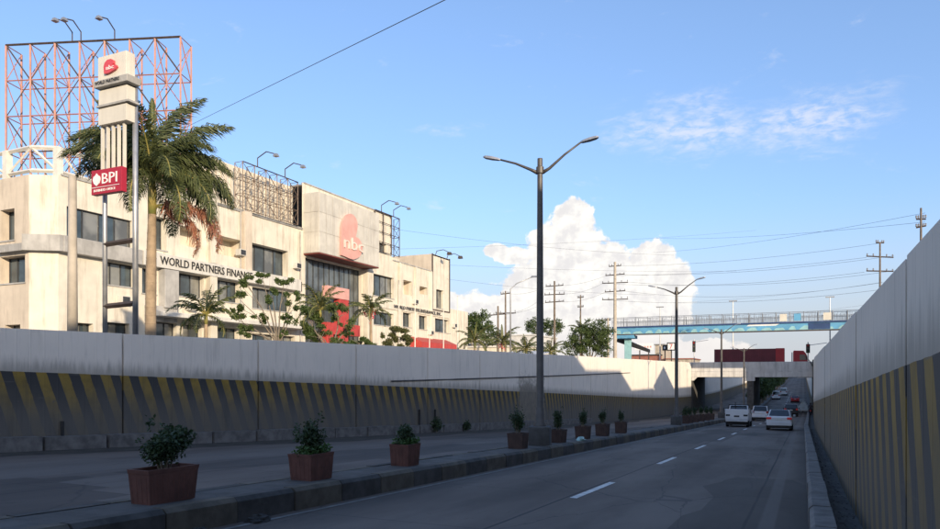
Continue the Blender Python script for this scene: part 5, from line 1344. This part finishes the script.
# white pickup with a tall box-like tailgate
pk = car('white pickup truck with a tall white tailgate keeping left near the median', 'pickup_truck', 'truck', 736.5, 427, None, PICK, 'car_white', False)
MB().box(-.86, .86, -2.49, -2.40, .62, 1.42).build('tailgate', 'car_white', pk, local=True, bevel=.02)
for s in (-1, 1):
    MB().box(s*.86-.04, s*.86+.04, -2.38, -.62, 1.1, 1.42).build('bed_side', 'car_white', pk, local=True)
    MB().box(s*.66-.16, s*.66+.16, -2.50, -2.491, .86, 1.0).build('dark_strip', 'trim', pk, local=True)
MB().box(-.2, .2, -2.515, -2.492, .80, .92).build('tailgate_handle', 'trim', pk, local=True)
mb = MB(); mb.tube([(-.78,-.6,1.18),(-.76,-.6,1.76),(.76,-.6,1.76),(.78,-.6,1.18)], .04, 6); mb.tube([(-.25,-.6,1.2),(-.25,-.6,1.98)], .035, 6); mb.build('roll_bar', 'trim', pk, local=True)
# far traffic climbing beyond the bridge, and the pale cargo trike
VAN = dict(L=4.6, W=1.8, H=2.0, body=[(0,.40,1.1,.95),(.03,.34,1.15,1.0),(.5,.32,1.12,1.0),(.9,.34,1.0,.98),(1.0,.42,.85,.90)], cabin=(.0,.03,.80,.93,1.10,2.0), light=(.9,1.15), plate=.7, bump=(.36,.6), wr=.33, tumble=.86)
for k, (px, Y) in enumerate(((776, 186), (783.5, 212))):
    car(['white van in the left lane beyond the bridge, nearer one', 'white van in the left lane beyond the bridge, farther one'][k], 'van', 'van', px, 0, None, VAN, 'car_white', False, 0.0, Y)
car('red car climbing the far ramp beyond the bridge', 'red_car', 'car', 795, 0, None, SEDAN, 'cabred', True, 0.0, 172)
# cargo trike with a pale blue canvas
X, Y = onY(803, 0, 128)[0], 128.0
ctr = thing('cargo_trike', 'small trike with a pale blue and white sloping canvas under the bridge', 'trike', (X, Y, zr(Y)))
MB().prism([(-.75,.35),(.75,.35),(.75,1.0),(.35,1.75),(-.05,1.8),(-.75,.8)], lambda u, v, d: (u, d, v), -.9, .9).build('canvas_body', 'car_blue', ctr, local=True, bevel=.04)
MB().box(-.80, .80, -.98, .98, .28, .42).build('frame', 'galv', ctr, local=True)
for s in (-1, 1): make_wheel(ctr, (s*.62, -.5, .26), .26, .12, 'x')
make_wheel(ctr, (0, 1.2, .26), .26, .12, 'x')
MB().box(-.06, .06, .9, 1.25, .3, .95).build('fork', 'trim', ctr, local=True)

# motorcyclist near the right kerb
def skin_person(name, joints, edges, m, parent, sub=1):
    me = bpy.data.meshes.new(name); me.from_pydata([j[0] for j in joints], edges, [])
    o = bpy.data.objects.new(name, me); COL.objects.link(o)
    o.modifiers.new('skin', 'SKIN'); sv = me.skin_vertices[0] if me.skin_vertices else None
    if sv is None:
        try: me.attributes.new('skin', 'SKIN', 'POINT')
        except Exception: pass
    if me.skin_vertices:
        for i, j in enumerate(joints): me.skin_vertices[0].data[i].radius = (j[1], j[1])
        me.skin_vertices[0].data[0].use_root = True
    s = o.modifiers.new('sub', 'SUBSURF'); s.levels = sub; s.render_levels = sub
    me.materials.append(M[m]); o.parent = parent
    return o
Yr = 116.0; Xr = onY(810.5, 0, Yr)[0]
mc = thing('motorcycle', 'dark motorcycle ridden along the right kerb before the bridge', 'motorcycle', (Xr, Yr, zr(Yr)))
for yy_ in (-.62, .62): make_wheel(mc, (0, yy_, .30), .30, .11, 'x')
MB().prism([(-.55,.62),(-.5,.82),(.0,.78),(.25,.95),(.45,.85),(.35,.45),(-.1,.35)], lambda u, v, d: (d, u, v), -.13, .13).build('body', 'trim', mc, local=True, bevel=.04)
MB().tube([(-.34,.42,1.05),(0,.48,1.0),(.34,.42,1.05)], .02, 6).build('handlebar', 'galv', mc, local=True)
MB().bar((0,.62,.30), (0,.45,1.0), .06).build('fork', 'galv', mc, local=True)
MB().box(-.08,.08,-.72,-.62,.62,.72).build('tail_light','tail',mc,local=True)
pr = thing('person', 'rider in dark clothes and helmet seated on the motorcycle', 'person', (Xr, Yr, zr(Yr)))
J = [((0,-.15,.88),.16),((0,-.10,1.15),.15),((0,0,1.38),.16),((0,.04,1.50),.06),((0,.07,1.66),.115),
     ((.19,.0,1.40),.07),((.30,.16,1.18),.05),((.30,.38,1.08),.04),((-.19,.0,1.40),.07),((-.30,.16,1.18),.05),((-.30,.38,1.08),.04),
     ((.13,-.05,.84),.10),((.20,.30,.72),.075),((.19,.08,.32),.055),((.19,.22,.24),.045),((-.13,-.05,.84),.10),((-.20,.30,.72),.075),((-.19,.08,.32),.055),((-.19,.22,.24),.045)]
Ed = [(0,1),(1,2),(2,3),(3,4),(2,5),(5,6),(6,7),(2,8),(8,9),(9,10),(0,11),(11,12),(12,13),(13,14),(0,15),(15,16),(16,17),(17,18)]
skin_person('body', J, Ed, 'cloth', pr)
MB().lathe([(0,-.13),(.10,-.10),(.135,0),(.11,.09),(.05,.135),(0,.14)], (0,.07,1.68), 14).build('helmet', 'trim', pr, local=True, smooth=True)
